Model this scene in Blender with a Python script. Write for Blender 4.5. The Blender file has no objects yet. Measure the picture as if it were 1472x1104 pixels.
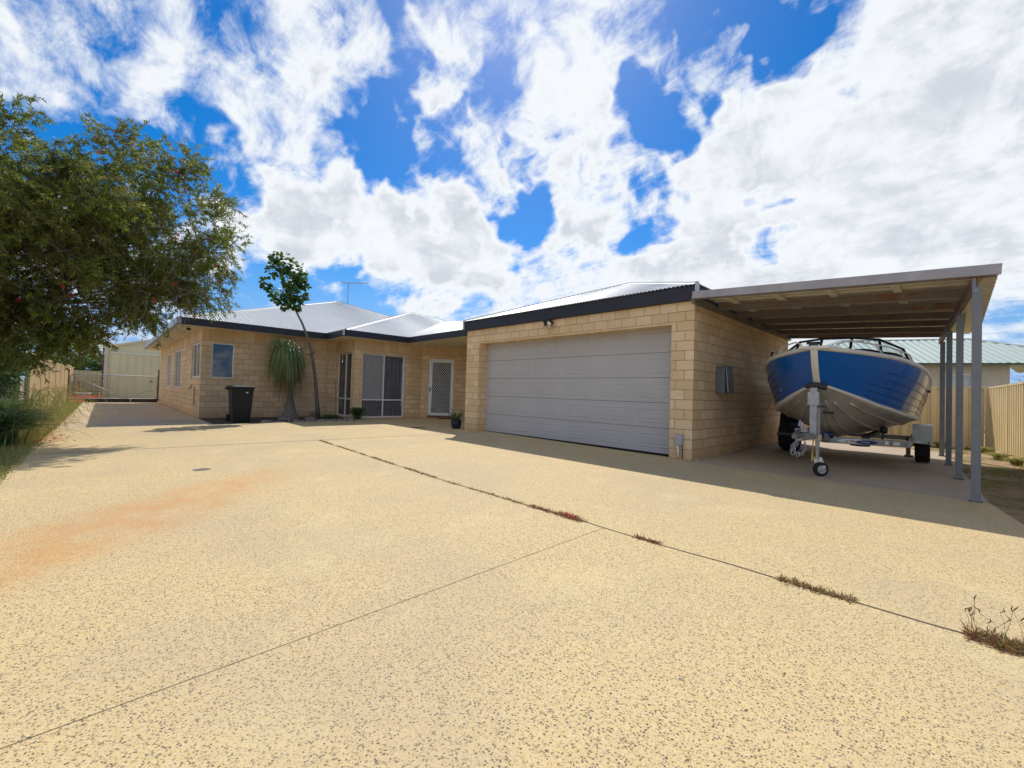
import bpy, math, random
import numpy as np
from mathutils import Vector, Matrix
random.seed(7); RNG = np.random.default_rng(11)
S = bpy.context.scene; COL = S.collection
R_ = math.radians

# ------------------------------------------------------------------ camera
cam = bpy.data.objects.new('camera', bpy.data.cameras.new('camera')); COL.objects.link(cam)
Rc = [[0.69242693, 0.00589801, -0.72146390], [0.72088903, 0.03508251, 0.69216199], [0.02939315, -0.99936702, 0.02004026]]
M = Matrix(((Rc[0][0], -Rc[0][1], -Rc[0][2], 0), (Rc[1][0], -Rc[1][1], -Rc[1][2], 0),
            (Rc[2][0], -Rc[2][1], -Rc[2][2], 1.05), (0, 0, 0, 1)))
cam.matrix_world = M
cam.data.sensor_width = 36; cam.data.lens = 14.958; cam.data.clip_end = 2000; cam.data.clip_start = 0.05
S.camera = cam

# ------------------------------------------------------------------ light and exposure
SUN = Vector((-1.67, 1.655, 2.9)).normalized()
sl = bpy.data.lights.new('sun', 'SUN'); sl.energy = 3.4; sl.angle = R_(0.6); sl.color = (1, 0.95, 0.87)
so = bpy.data.objects.new('sun', sl); COL.objects.link(so)
so.rotation_euler = SUN.to_track_quat('Z', 'Y').to_euler()
S.view_settings.view_transform = 'Standard'; S.view_settings.look = 'None'
S.view_settings.exposure = 0.25; S.view_settings.gamma = 1.0; S.view_settings.use_curve_mapping = False

# ------------------------------------------------------------------ node helpers
class NT:
    def __init__(s, tree): s.t = tree; s.n = tree.nodes; s.l = tree.links
    def new(s, typ, **kw):
        n = s.n.new(typ)
        for k, v in kw.items(): setattr(n, k, v)
        return n
    def put(s, sock, v):
        if v is None: return
        if isinstance(v, bpy.types.NodeSocket): s.l.new(v, sock)
        else:
            try: sock.default_value = v
            except Exception: sock.default_value = (*v, 1) if len(v) == 3 else v
    def math(s, op, a, b=None, c=None, clamp=False):
        n = s.new('ShaderNodeMath', operation=op, use_clamp=clamp)
        s.put(n.inputs[0], a); s.put(n.inputs[1], b); s.put(n.inputs[2], c); return n.outputs[0]
    def vmath(s, op, a, b=None):
        n = s.new('ShaderNodeVectorMath', operation=op); s.put(n.inputs[0], a); s.put(n.inputs[1], b)
        return n.outputs['Value'] if op in ('DOT_PRODUCT', 'LENGTH', 'DISTANCE') else n.outputs[0]
    def mix(s, f, a, b, blend='MIX'):
        n = s.new('ShaderNodeMix', data_type='RGBA', blend_type=blend)
        s.put(n.inputs[0], f); s.put(n.inputs[6], a); s.put(n.inputs[7], b); return n.outputs[2]
    def ramp(s, f, stops, interp='LINEAR'):
        n = s.new('ShaderNodeValToRGB'); n.color_ramp.interpolation = interp
        e = n.color_ramp.elements
        while len(e) < len(stops): e.new(0.5)
        for i, (p, c) in enumerate(stops):
            e[i].position = p; e[i].color = c if len(c) == 4 else (*c, 1)
        s.put(n.inputs[0], f); return n.outputs[0]
    def mr(s, v, a, b, c=0.0, d=1.0, smooth=True):
        n = s.new('ShaderNodeMapRange', interpolation_type='SMOOTHSTEP' if smooth else 'LINEAR')
        s.put(n.inputs[0], v)
        for i, x in enumerate((a, b, c, d)): n.inputs[i + 1].default_value = x
        return n.outputs[0]
    def noise(s, vec, scale, detail=3, rough=0.55, dist=0.0):
        n = s.new('ShaderNodeTexNoise'); s.put(n.inputs['Vector'], vec)
        n.inputs['Scale'].default_value = scale; n.inputs['Detail'].default_value = detail
        n.inputs['Roughness'].default_value = rough; n.inputs['Distortion'].default_value = dist
        return n.outputs[0]
    def voro(s, vec, scale, feature='F1', rnd=1.0):
        n = s.new('ShaderNodeTexVoronoi', feature=feature); s.put(n.inputs['Vector'], vec)
        n.inputs['Scale'].default_value = scale; n.inputs['Randomness'].default_value = rnd; return n
    def mapping(s, vec, scale=(1, 1, 1), rot=(0, 0, 0), loc=(0, 0, 0)):
        n = s.new('ShaderNodeMapping'); s.put(n.inputs[0], vec)
        n.inputs['Scale'].default_value = scale; n.inputs['Rotation'].default_value = rot; n.inputs['Location'].default_value = loc
        return n.outputs[0]
    def bump(s, h, strength=0.3, dist=0.01):
        n = s.new('ShaderNodeBump'); s.put(n.inputs['Height'], h)
        n.inputs['Strength'].default_value = strength; n.inputs['Distance'].default_value = dist; return n.outputs[0]

def mat(name):
    m = bpy.data.materials.new(name); m.use_nodes = True
    t = NT(m.node_tree); b = t.n.get('Principled BSDF'); return m, t, b

def simple(name, col, rough=0.6, metal=0.0, var=0.12, vscale=6, bump=0.0, bscale=60, spec=None, coat=0):
    m, t, b = mat(name)
    tc = t.new('ShaderNodeTexCoord').outputs['Object']
    n = t.noise(tc, vscale, 4)
    lo = tuple(c * (1 - var) for c in col); hi = tuple(min(1, c * (1 + var)) for c in col)
    t.put(b.inputs['Base Color'], t.ramp(n, [(0.3, lo), (0.7, hi)]))
    b.inputs['Roughness'].default_value = rough; b.inputs['Metallic'].default_value = metal
    if spec is not None: b.inputs['Specular IOR Level'].default_value = spec
    if coat: b.inputs['Coat Weight'].default_value = coat; b.inputs['Coat Roughness'].default_value = 0.05
    if bump:
        t.put(b.inputs['Normal'], t.bump(t.noise(tc, bscale, 4), bump, 0.01))
    return m

# ------------------------------------------------------------------ world: daylight sky with procedural clouds
W = bpy.data.worlds.new('World'); S.world = W; W.use_nodes = True
wt = NT(W.node_tree); bg = wt.n['Background']
sky = wt.new('ShaderNodeTexSky', sky_type='NISHITA', sun_disc=False)
sky.sun_elevation = math.asin(SUN.z); sky.sun_rotation = math.atan2(SUN.x, SUN.y)
sky.air_density = 1.0; sky.dust_density = 0.3; sky.ozone_density = 3.0; sky.altitude = 200
SKYB = 0.105
dirv = wt.vmath('NORMALIZE', wt.new('ShaderNodeTexCoord').outputs['Generated'])
def pdir(x, y):     # direction of a point of the sky, from its bearing in the photograph
    v = Vector((x - 736, y - 552, 611.6)); return tuple((M.to_3x3() @ Vector((v.x, -v.y, -v.z))).normalized())
# a flat cloud layer seen from below: planar coordinates
sep = wt.new('ShaderNodeSeparateXYZ'); wt.put(sep.inputs[0], dirv)
zc = wt.math('MAXIMUM', sep.outputs[2], 0.0)
inv = wt.math('DIVIDE', 1.0, wt.math('ADD', zc, 0.16))
pl = wt.new('ShaderNodeCombineXYZ')
wt.put(pl.inputs[0], wt.math('MULTIPLY', sep.outputs[0], inv)); wt.put(pl.inputs[1], wt.math('MULTIPLY', sep.outputs[1], inv))
plv = pl.outputs[0]
warp = wt.new('ShaderNodeTexNoise'); wt.put(warp.inputs['Vector'], dirv); warp.inputs['Scale'].default_value = 7.0; warp.inputs['Detail'].default_value = 3; warp.inputs['Roughness'].default_value = 0.6
wdn = wt.vmath('NORMALIZE', wt.vmath('ADD', dirv, wt.vmath('MULTIPLY', wt.vmath('SUBTRACT', warp.outputs['Color'], (0.5, 0.5, 0.5)), (0.30, 0.30, 0.30))))
CLOUDS = [  # bearing x, y, radius (px), weight: + cloud, - clear sky
 (1290, 270, 300, .80), (1150, 360, 190, .35), (1400, 90, 150, .25), (1010, 270, 90, .30), (800, 50, 80, .42), (830, 160, 70, .40), (820, 240, 90, .40),
 (690, 200, 80, .28), (615, 80, 55, .48), (640, 150, 40, .25), (975, 90, 60, .32), (1070, 75, 40, .22), (985, 230, 50, .25),
 (385, 335, 75, .85), (490, 325, 85, .85), (600, 350, 85, .80), (690, 372, 55, .5), (660, 435, 100, .25), (850, 400, 110, .55), (980, 390, 90, .40),
 (300, 110, 120, .20), (430, 190, 90, .30), (500, 235, 50, .28), (130, 60, 120, .17), (70, 130, 80, .20), (470, 60, 80, .28), (200, 470, 110, .2), (30, 340, 80, .35),
 (1430, 475, 60, -.45), (560, 70, 40, -.55), (560, 190, 50, -.65), (575, 245, 45, -.55), (350, 262, 50, -.60), (600, 265, 40, -.3), (110, 205, 80, -.65), (300, 30, 60, -.15), (255, 230, 45, -.3),
 (905, 115, 50, -.95), (960, 170, 45, -.95), (1125, 50, 50, -1.05), (1040, 25, 40, -.75), (1110, 110, 35, -.5), (945, 308, 45, -.95), (890, 312, 35, -.4), (755, 330, 45, -.95),
 (1100, 272, 22, -1.0), (1092, 367, 30, -.9), (645, 272, 30, -.7), (655, 160, 25, -.55), (420, 420, 80, -.6), (570, 415, 60, -.40), (745, 240, 18, -.5)]
acc = None
for (x, y, r, w) in CLOUDS:
    w = w * (0.62 if w < 0 else 0.80)
    c = math.hypot(x - 736, y - 552); ang = math.atan(r / 611.6) / (1 + (c / 611.6) ** 2) ** 0.75
    d = wt.vmath('DOT_PRODUCT', wdn, pdir(x, y))
    v = wt.mr(d, math.cos(ang * 1.5), math.cos(ang * 0.15), 0.0, w)
    acc = v if acc is None else wt.math('ADD', acc, v)
n1 = wt.noise(wt.mapping(plv, rot=(0, 0, 0.5)), 2.6, 5, 0.6, 0.3)
streak = wt.noise(wt.mapping(plv, rot=(0, 0, -0.35), scale=(0.9, 3.0, 1)), 2.6, 5, 0.65, 0.4)
fine = wt.noise(dirv, 13, 6, 0.66, 0.4)
dens = wt.math('MULTIPLY_ADD', wt.math('SUBTRACT', n1, 0.5), 0.75, wt.math('SUBTRACT', acc, 0.13))
dens = wt.math('MULTIPLY_ADD', wt.math('SUBTRACT', streak, 0.5), 0.95, dens)
dens = wt.math('MULTIPLY_ADD', wt.math('SUBTRACT', fine, 0.5), 1.55, dens)
behind = wt.mr(wt.vmath('DOT_PRODUCT', dirv, (0.35, -0.93, 0.0)), 0.0, 0.6, 0.0, 0.25)  # cloud cover raised out of view behind the camera, as fill for the shade
dens = wt.math('ADD', dens, behind)
cover = wt.mr(dens, -0.26, 0.38)
thick = wt.mr(dens, 0.30, 0.80)
skc = wt.new('ShaderNodeHueSaturation'); skc.inputs['Saturation'].default_value = 1.5; skc.inputs['Hue'].default_value = 0.505
wt.put(skc.inputs['Color'], wt.vmath('MULTIPLY', sky.outputs[0], (SKYB, SKYB, SKYB)))
clear = wt.mix(wt.mr(sep.outputs[2], 0.0, 0.30, 1, 0), skc.outputs[0], (0.17, 0.35, 0.68, 1))
ccol = wt.mix(wt.math('MULTIPLY', thick, wt.mr(wt.math('ADD', wt.math('MULTIPLY', n1, 0.6), wt.math('MULTIPLY', fine, 0.4)), 0.40, 0.62)), (0.77, 0.80, 0.83, 1), (0.55, 0.58, 0.64, 1))
skyc = wt.mix(cover, clear, ccol)
wt.put(bg.inputs[0], skyc); bg.inputs[1].default_value = 1.0
# ------------------------------------------------------------------ mesh helpers
class MB:
    def __init__(s): s.v = []; s.f = []; s.uv = []
    def quad(s, pts, uv=None):
        b = len(s.v); s.v += [tuple(p) for p in pts]; s.f.append(tuple(range(b, b + len(pts))))
        s.uv.append(uv if uv else [(0, 0)] * len(pts)); return s
    def box(s, x0, x1, y0, y1, z0, z1, rz=0, piv=None):
        P = [(x, y, z) for z in (z0, z1) for x, y in ((x0, y0), (x1, y0), (x1, y1), (x0, y1))]
        if rz:
            c, n = math.cos(rz), math.sin(rz); px, py = piv or ((x0 + x1) / 2, (y0 + y1) / 2)
            P = [(px + (x - px) * c - (y - py) * n, py + (x - px) * n + (y - py) * c, z) for x, y, z in P]
        for q in ((0, 3, 2, 1), (4, 5, 6, 7), (0, 1, 5, 4), (1, 2, 6, 5), (2, 3, 7, 6), (3, 0, 4, 7)):
            s.quad([P[i] for i in q])
        return s
    def beam(s, a, b, w, h, up=(0, 0, 1)):      # rectangular bar from a to b, width w, height h
        a, b = Vector(a), Vector(b); d = (b - a).normalized(); u = Vector(up)
        if abs(d.dot(u)) > 0.98: u = Vector((1, 0, 0))
        r = d.cross(u).normalized(); u = r.cross(d).normalized()
        o = [r * (w / 2) * i + u * (h / 2) * j for i, j in ((-1, -1), (1, -1), (1, 1), (-1, 1))]
        A = [a + x for x in o]; B = [b + x for x in o]
        for i in range(4): s.quad([A[i], B[i], B[(i + 1) % 4], A[(i + 1) % 4]])
        s.quad(A); s.quad(B[::-1]); return s
    def tube(s, pts, rad, n=8, cap=True):
        pts = [Vector(p) for p in pts]; k = len(pts)
        rs = rad if hasattr(rad, '__len__') else [rad] * k
        prev = None; rings = []
        for i, p in enumerate(pts):
            d = (pts[min(i + 1, k - 1)] - pts[max(i - 1, 0)]).normalized()
            if prev is None:
                u = Vector((0, 0, 1)) if abs(d.z) < 0.9 else Vector((1, 0, 0)); r = d.cross(u).normalized()
            else:
                r = (prev - d * prev.dot(d)).normalized()
            prev = r; q = d.cross(r); b = len(s.v); rings.append(b)
            for j in range(n):
                a = 2 * math.pi * j / n; s.v.append(tuple(p + (r * math.cos(a) + q * math.sin(a)) * rs[i]))
        for i in range(k - 1):
            for j in range(n):
                a, b = rings[i], rings[i + 1]; j2 = (j + 1) % n
                s.f.append((a + j, a + j2, b + j2, b + j)); s.uv.append([(0, 0)] * 4)
        if cap:
            s.f.append(tuple(rings[0] + j for j in range(n))[::-1]); s.uv.append([(0, 0)] * n)
            s.f.append(tuple(rings[-1] + j for j in range(n))); s.uv.append([(0, 0)] * n)
        return s
    def lathe(s, prof, c=(0, 0, 0), axis='Z', n=24):    # prof: list of (r, h)
        b = len(s.v)
        for r, h in prof:
            for j in range(n):
                a = 2 * math.pi * j / n; x, y = r * math.cos(a), r * math.sin(a)
                p = {'Z': (x, y, h), 'X': (h, x, y), 'Y': (x, h, y)}[axis]
                s.v.append((c[0] + p[0], c[1] + p[1], c[2] + p[2]))
        for i in range(len(prof) - 1):
            for j in range(n):
                j2 = (j + 1) % n; s.f.append((b + i * n + j, b + i * n + j2, b + (i + 1) * n + j2, b + (i + 1) * n + j)); s.uv.append([(0, 0)] * 4)
        return s
    def grid(s, rows, uvs=None, close=False):   # rows: list of lists of points
        b = len(s.v); m = len(rows[0])
        for r in rows: s.v += [tuple(p) for p in r]
        for i in range(len(rows) - 1):
            for j in range(m - (0 if close else 1)):
                j2 = (j + 1) % m
                s.f.append((b + i * m + j, b + i * m + j2, b + (i + 1) * m + j2, b + (i + 1) * m + j))
                s.uv.append([uvs[i][j], uvs[i][j2], uvs[i + 1][j2], uvs[i + 1][j]] if uvs else [(0, 0)] * 4)
        return s
    def build(s, name, m, parent=None, smooth=False, bevel=0, uv=False, recalc=False, loc=None):
        off = Vector((0, 0, 0)); q = parent
        while q: off += q.location; q = q.parent
        if loc is not None: off += Vector(loc)
        me = bpy.data.meshes.new(name)
        v = np.array(s.v, dtype=np.float32) - np.array(off, dtype=np.float32)
        me.from_pydata(v.tolist(), [], s.f)
        if uv:
            l = me.uv_layers.new(name='UVMap'); flat = [c for f in s.uv for p in f for c in p]; l.data.foreach_set('uv', flat)
        me.materials.append(m)
        if smooth: me.shade_smooth()
        me.update(); me.validate()
        o = bpy.data.objects.new(name, me); COL.objects.link(o)
        if parent: o.parent = parent
        if loc is not None: o.location = loc
        if recalc:
            import bmesh
            bm = bmesh.new(); bm.from_mesh(me); bmesh.ops.remove_doubles(bm, verts=bm.verts, dist=1e-5); bmesh.ops.recalc_face_normals(bm, faces=bm.faces); bm.to_mesh(me); bm.free()
        if bevel:
            b = o.modifiers.new('bevel', 'BEVEL'); b.width = bevel; b.segments = 2; b.limit_method = 'ANGLE'; b.angle_limit = R_(35)
        return o

def tag(o, label, cat, group=None):
    o['label'] = label; o['category'] = cat
    if group: o['group'] = group
    return o
def thing(name, label, cat, loc=(0, 0, 0), group=None):
    o = bpy.data.objects.new(name, None); o.empty_display_size = 0.2; COL.objects.link(o); o.location = loc
    return tag(o, label, cat, group)
def kind(o, k):
    o['kind'] = k; return o

def blades(name, base, dirs, length, width, m, parent=None, normals=None, fold=0.0, off=(0, 0, 0)):
    """many leaf-shaped faces at once (numpy arrays): base (n,3), dirs (n,3), length (n,), width (n,)"""
    n = len(base); base = np.asarray(base, float) - np.array(off); dirs = np.asarray(dirs, float)
    dirs /= np.linalg.norm(dirs, axis=1)[:, None] + 1e-9
    if normals is None: normals = RNG.normal(size=(n, 3))
    sd = np.cross(dirs, normals); sd /= np.linalg.norm(sd, axis=1)[:, None] + 1e-9
    L = np.asarray(length)[:, None]; Wd = np.asarray(width)[:, None]
    v = np.empty((n, 4, 3), np.float32)
    v[:, 0] = base; v[:, 1] = base + dirs * L * 0.45 + sd * Wd / 2; v[:, 2] = base + dirs * L; v[:, 3] = base + dirs * L * 0.45 - sd * Wd / 2
    return rawmesh(name, v.reshape(-1, 3), np.arange(n * 4).reshape(n, 4), m, parent)
def rawmesh(name, v, f, m, parent=None):
    off = Vector((0, 0, 0)); q = parent
    while q: off += q.location; q = q.parent
    v = np.asarray(v, np.float32) - np.array(off, np.float32)
    me = bpy.data.meshes.new(name); n, k = f.shape
    me.vertices.add(len(v)); me.vertices.foreach_set('co', v.ravel())
    me.loops.add(n * k); me.loops.foreach_set('vertex_index', f.ravel().astype(np.int32))
    me.polygons.add(n); me.polygons.foreach_set('loop_start', np.arange(0, n * k, k, dtype=np.int32)); me.polygons.foreach_set('loop_total', np.full(n, k, np.int32))
    me.update(calc_edges=True); me.materials.append(m)
    o = bpy.data.objects.new(name, me); COL.objects.link(o)
    if parent: o.parent = parent
    return o
def strips(name, P, Wd, m, parent=None, normals=None):
    """ribbon leaves: P (n,k,3) centre lines, Wd (n,k) widths"""
    n, k, _ = P.shape; d = np.gradient(P, axis=1); d /= np.linalg.norm(d, axis=2)[..., None] + 1e-9
    if normals is None: normals = np.repeat(RNG.normal(size=(n, 1, 3)), k, 1)
    sd = np.cross(d, normals); sd /= np.linalg.norm(sd, axis=2)[..., None] + 1e-9
    A = P + sd * Wd[..., None] / 2; B = P - sd * Wd[..., None] / 2
    v = np.stack([A, B], 2).reshape(-1, 3); f = []
    idx = np.arange(n)[:, None] * k * 2 + np.arange(k - 1)[None] * 2
    f = np.stack([idx, idx + 1, idx + 3, idx + 2], -1).reshape(-1, 4)
    return rawmesh(name, v, f, m, parent)

# ------------------------------------------------------------------ materials
def leafmat(name, cols, trans=0.35, rough=0.5):
    m, t, b = mat(name)
    g = t.new('ShaderNodeNewGeometry')
    c = t.ramp(g.outputs['Random Per Island'], [(i / max(1, len(cols) - 1), c) for i, c in enumerate(cols)])
    big = t.noise(t.new('ShaderNodeTexCoord').outputs['Object'], 1.7, 3)
    c = t.mix(t.mr(big, 0.35, 0.7), c, t.mix(0.75, c, (*cols[-1], 1)))
    t.put(b.inputs['Base Color'], c); b.inputs['Roughness'].default_value = rough
    tr = t.new('ShaderNodeBsdfTranslucent'); t.put(tr.inputs[0], t.mix(0.5, c, (0.35, 0.5, 0.05, 1), 'MULTIPLY') if False else t.mix(0.0, c, c))
    ms = t.new('ShaderNodeMixShader'); ms.inputs[0].default_value = trans
    t.put(ms.inputs[1], b.outputs[0]); t.put(ms.inputs[2], tr.outputs[0])
    t.put(t.n['Material Output'].inputs[0], ms.outputs[0]); return m

def m_aggregate():
    m, t, b = mat('exposed_aggregate')
    g = t.new('ShaderNodeNewGeometry').outputs['Position']
    wv = t.vmath('ADD', g, t.vmath('MULTIPLY', t.vmath('SUBTRACT', t.noise_c(g, 70), (.5, .5, .5)), (.012, .012, 0)))
    v = t.voro(wv, 108); rnd = t.new('ShaderNodeSeparateColor'); t.put(rnd.inputs[0], v.outputs['Color'])
    stone = t.ramp(rnd.outputs[0], [(0.0, (.66, .50, .26)), (.22, (.60, .43, .21)), (.27, (.72, .60, .38)), (.34, (.42, .29, .15)), (.62, (.24, .16, .08)), (.78, (.11, .08, .05)), (.93, (.20, .17, .15)), (1, (.74, .66, .50))])
    inside = t.mr(v.outputs['Distance'], 0.34, 0.50, 1, 0)
    size = t.mr(rnd.outputs[1], 0.15, 0.40, 0.0, 1.0)
    matrix = t.ramp(t.noise(g, 40, 3), [(.3, (.61, .445, .20)), (.7, (.70, .53, .265))])
    c = t.mix(t.math('MULTIPLY', inside, size), matrix, stone)
    v2 = t.voro(wv, 190); r2 = t.new('ShaderNodeSeparateColor'); t.put(r2.inputs[0], v2.outputs['Color'])
    spk = t.math('MULTIPLY', t.mr(r2.outputs[0], .58, .62), t.mr(v2.outputs['Distance'], .25, .4, 1, 0))
    c = t.mix(t.math('MULTIPLY', spk, 0.85), c, (.15, .105, .06, 1))
    # wear: greyer worn patches, warm dust and the long rusty stain
    big = t.noise(g, 0.55, 5, 0.6); c = t.mix(t.mr(big, .42, .68, 0, .38), c, (.44, .345, .235, 1), 'MIX')
    big2 = t.noise(t.mapping(g, loc=(7, 3, 0)), 1.3, 5, 0.65); c = t.mix(t.mr(big2, .5, .75, 0, .35), c, (.74, .60, .30, 1))
    st = t.mapping(g, loc=(-3.2, .02, 0)); # centre of stain
    rel = t.vmath('SUBTRACT', g, (-4.3, 0.12, 0)); rot = t.mapping(rel, rot=(0, 0, R_(44)), scale=(1, 1, 1))
    sx = t.new('ShaderNodeSeparateXYZ'); t.put(sx.inputs[0], rot)
    e = t.math('ADD', t.math('POWER', t.math('DIVIDE', sx.outputs[0], 1.9), 2.0), t.math('POWER', t.math('DIVIDE', sx.outputs[1], 0.42), 2.0))
    stn = t.math('MULTIPLY', t.mr(t.math('ADD', e, t.math('MULTIPLY', t.noise(g, 1.8, 5, .7), 2.2)), 3.6, .6, 0, 1), t.mr(t.noise(g, 3.1, 6, .7), .2, .7))
    c = t.mix(t.math('MULTIPLY', stn, .85), c, (.58, .29, .09, 1))
    t.put(b.inputs['Base Color'], c); b.inputs['Roughness'].default_value = 0.8
    h = t.math('ADD', t.math('MULTIPLY', t.mr(v.outputs['Distance'], 0.1, 0.5, 1, 0), 1.0), t.math('MULTIPLY', t.noise(g, 150, 2), .5))
    t.put(b.inputs['Normal'], t.bump(h, 0.55, 0.004)); return m

def m_concrete(name, a, c2, bumpy=0.15):
    m, t, b = mat(name); g = t.new('ShaderNodeNewGeometry').outputs['Position']
    c = t.ramp(t.noise(g, 0.9, 6, .65), [(.3, a), (.7, c2)])
    c = t.mix(t.mr(t.noise(g, 90, 3), .45, .7, 0, .25), c, tuple(x * .55 for x in a) + (1,))
    t.put(b.inputs['Base Color'], c); b.inputs['Roughness'].default_value = 0.75
    t.put(b.inputs['Normal'], t.bump(t.noise(g, 120, 3), bumpy, .004)); return m

def m_block(name, soldier=False, tint=(1, 1, 1)):
    m, t, b = mat(name)
    uv = t.new('ShaderNodeTexCoord').outputs['UV']; g = t.new('ShaderNodeNewGeometry').outputs['Position']
    def brick(vec, bw, rh, offs):
        n = t.new('ShaderNodeTexBrick', offset=offs, offset_frequency=2, squash=1.0)
        t.put(n.inputs['Vector'], vec); n.inputs['Scale'].default_value = 1.0
        n.inputs['Brick Width'].default_value = bw; n.inputs['Row Height'].default_value = rh
        n.inputs['Mortar Size'].default_value = 0.0065; n.inputs['Mortar Smooth'].default_value = 0.35; n.inputs['Bias'].default_value = 0.0
        n.inputs['Color1'].default_value = (.69, .49, .28, 1); n.inputs['Color2'].default_value = (.86, .65, .42, 1); n.inputs['Mortar'].default_value = (.40, .26, .14, 1)
        return n
    wv = t.vmath('ADD', uv, t.vmath('MULTIPLY', t.vmath('SUBTRACT', t.noise_c(g, 14), (.5, .5, .5)), (.006, .006, 0)))
    n1 = brick(wv, .3115, .16875, .5); col, fac = n1.outputs[0], n1.outputs[1]
    if soldier:
        n2 = brick(t.mapping(wv, loc=(0.1, -2.3625, 0)), .3, .40, 0.0)
        s = t.new('ShaderNodeSeparateXYZ'); t.put(s.inputs[0], uv); k = t.math('GREATER_THAN', s.outputs[1], 2.3625)
        col = t.mix(k, col, n2.outputs[0]); fac = t.math('ADD', t.math('MULTIPLY', fac, t.math('SUBTRACT', 1.0, k)), t.math('MULTIPLY', n2.outputs[1], k))
    col = t.mix(t.mr(t.noise(g, 1.1, 5, .6), .35, .75, 0, .5), col, (.55, .40, .24, 1))
    col = t.mix(t.mr(t.noise(g, 38, 4, .7), .52, .75, 0, .35), col, (.36, .24, .13, 1))
    pit = t.mr(t.noise(g, 16, 2, .5), .69, .76); col = t.mix(t.math('MULTIPLY', pit, .35), col, (.25, .15, .08, 1))
    # rusty splash-dirt along the foot of the wall
    sz = t.new('ShaderNodeSeparateXYZ'); t.put(sz.inputs[0], g)
    foot = t.math('MULTIPLY', t.mr(t.math('ADD', sz.outputs[2], t.math('MULTIPLY', t.noise(g, 5, 3), .25)), .40, .10), .45)
    col = t.mix(foot, col, (.47, .25, .11, 1))
    if tint != (1, 1, 1): col = t.mix(1.0, col, (*tint, 1), 'MULTIPLY')
    t.put(b.inputs['Base Color'], col); b.inputs['Roughness'].default_value = 0.88
    h = t.math('ADD', t.math('MULTIPLY', fac, -1.0), t.math('ADD', t.math('MULTIPLY', t.noise(g, 45, 5, .7), .5), t.math('MULTIPLY', t.noise(g, 9, 2), .25)))
    t.put(b.inputs['Normal'], t.bump(h, 0.7, 0.010)); return m
def noise_c(s, vec, scale):
    n = s.new('ShaderNodeTexNoise'); s.put(n.inputs['Vector'], vec); n.inputs['Scale'].default_value = scale; return n.outputs['Color']
NT.noise_c = noise_c

def m_roof(name, base):
    m, t, b = mat(name); uv = t.new('ShaderNodeTexCoord').outputs['UV']; g = t.new('ShaderNodeNewGeometry').outputs['Position']
    s = t.new('ShaderNodeSeparateXYZ'); t.put(s.inputs[0], uv)
    c = t.ramp(t.noise(g, 1.2, 5, .6), [(.3, tuple(x * .88 for x in base)), (.7, base)])
    # screw heads: rows up the slope, one on every third rib
    fu = t.math('FRACT', t.math('DIVIDE', s.outputs[0], .228)); fv = t.math('FRACT', t.math('DIVIDE', s.outputs[1], .75))
    du = t.math('MULTIPLY', t.math('SUBTRACT', fu, .5), .228); dv = t.math('MULTIPLY', t.math('SUBTRACT', fv, .5), .75)
    r = t.math('SQRT', t.math('ADD', t.math('MULTIPLY', du, du), t.math('MULTIPLY', dv, dv)))
    c = t.mix(t.math('MULTIPLY', t.mr(r, .030, .016), .8), c, (.10, .10, .10, 1))
    rib = t.math('SINE', t.math('MULTIPLY', s.outputs[0], 2 * math.pi / .152)); c = t.mix(t.mr(rib, .2, .9, 0, .35), c, tuple(x * .5 for x in base) + (1,))  # dark lines painted in as shading between the corrugations
    gr = t.noise(t.mapping(uv, scale=(9, .7, 1)), 3, 4); c = t.mix(t.mr(gr, .5, .8, 0, .3), c, tuple(x * .6 for x in base) + (1,))
    t.put(b.inputs['Base Color'], c); b.inputs['Roughness'].default_value = .5; b.inputs['Metallic'].default_value = .15; return m

MAT = {}
MAT['agg'] = m_aggregate()
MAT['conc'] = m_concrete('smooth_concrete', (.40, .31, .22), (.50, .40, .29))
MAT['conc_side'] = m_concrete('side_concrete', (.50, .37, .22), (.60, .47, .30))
MAT['joint'] = simple('joint_filler', (.10, .075, .05), .95, var=.4, vscale=20)
MAT['block'] = m_block('cream_block'); MAT['blocks'] = m_block('cream_block_with_lintel', True)
MAT['roof'] = m_roof('galvanised_roof', (.47, .49, .50))
MAT['green_roof'] = m_roof('pale_green_roof', (.55, .63, .54))
MAT['navy'] = simple('navy_fascia', (.022, .023, .035), .55, var=.15, vscale=3)
MAT['gutter'] = simple('grey_gutter', (.42, .46, .50), .4, var=.1)
MAT['soffit'] = simple('cream_soffit', (.74, .66, .50), .8, var=.05, vscale=2)
MAT['white'] = simple('white_frame', (.78, .78, .78), .4, var=.04)
MAT['mesh_grey'] = simple('screen_mesh', (.72, .73, .75), .5, var=.05)
MAT['curtain'] = simple('grey_curtain', (.36, .37, .41), .9, var=.12, vscale=3)
MAT['blind'] = simple('white_blind', (.86, .85, .85), .7, var=.05)
MAT['dark'] = simple('dark_backing', (.02, .02, .022), .9)
MAT['black'] = simple('black_plastic', (.018, .018, .02), .45, var=.2)
MAT['rubber'] = simple('tyre_rubber', (.016, .016, .017), .85, var=.3, vscale=30, bump=.3)
MAT['bin'] = simple('dark_green_bin', (.010, .014, .012), .7, var=.2, vscale=5)
MAT['galv'] = simple('galvanised_steel', (.36, .37, .39), .5, .6, var=.2, vscale=14)
MAT['postm'] = simple('painted_grey_steel', (.20, .21, .235), .5, .2, var=.12, vscale=4)
MAT['cream_metal'] = simple('cream_fence_steel', (.72, .58, .33), .5, var=.06, vscale=1.5)
MAT['cream_fence'] = simple('sandy_fence_steel', (.70, .54, .31), .5, var=.08, vscale=1.5)
MAT['shed'] = simple('cream_shed_steel', (.72, .68, .44), .5, var=.05, vscale=1)
MAT['brown'] = simple('brown_steel', (.13, .07, .045), .6, .2, var=.3, vscale=8)
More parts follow.
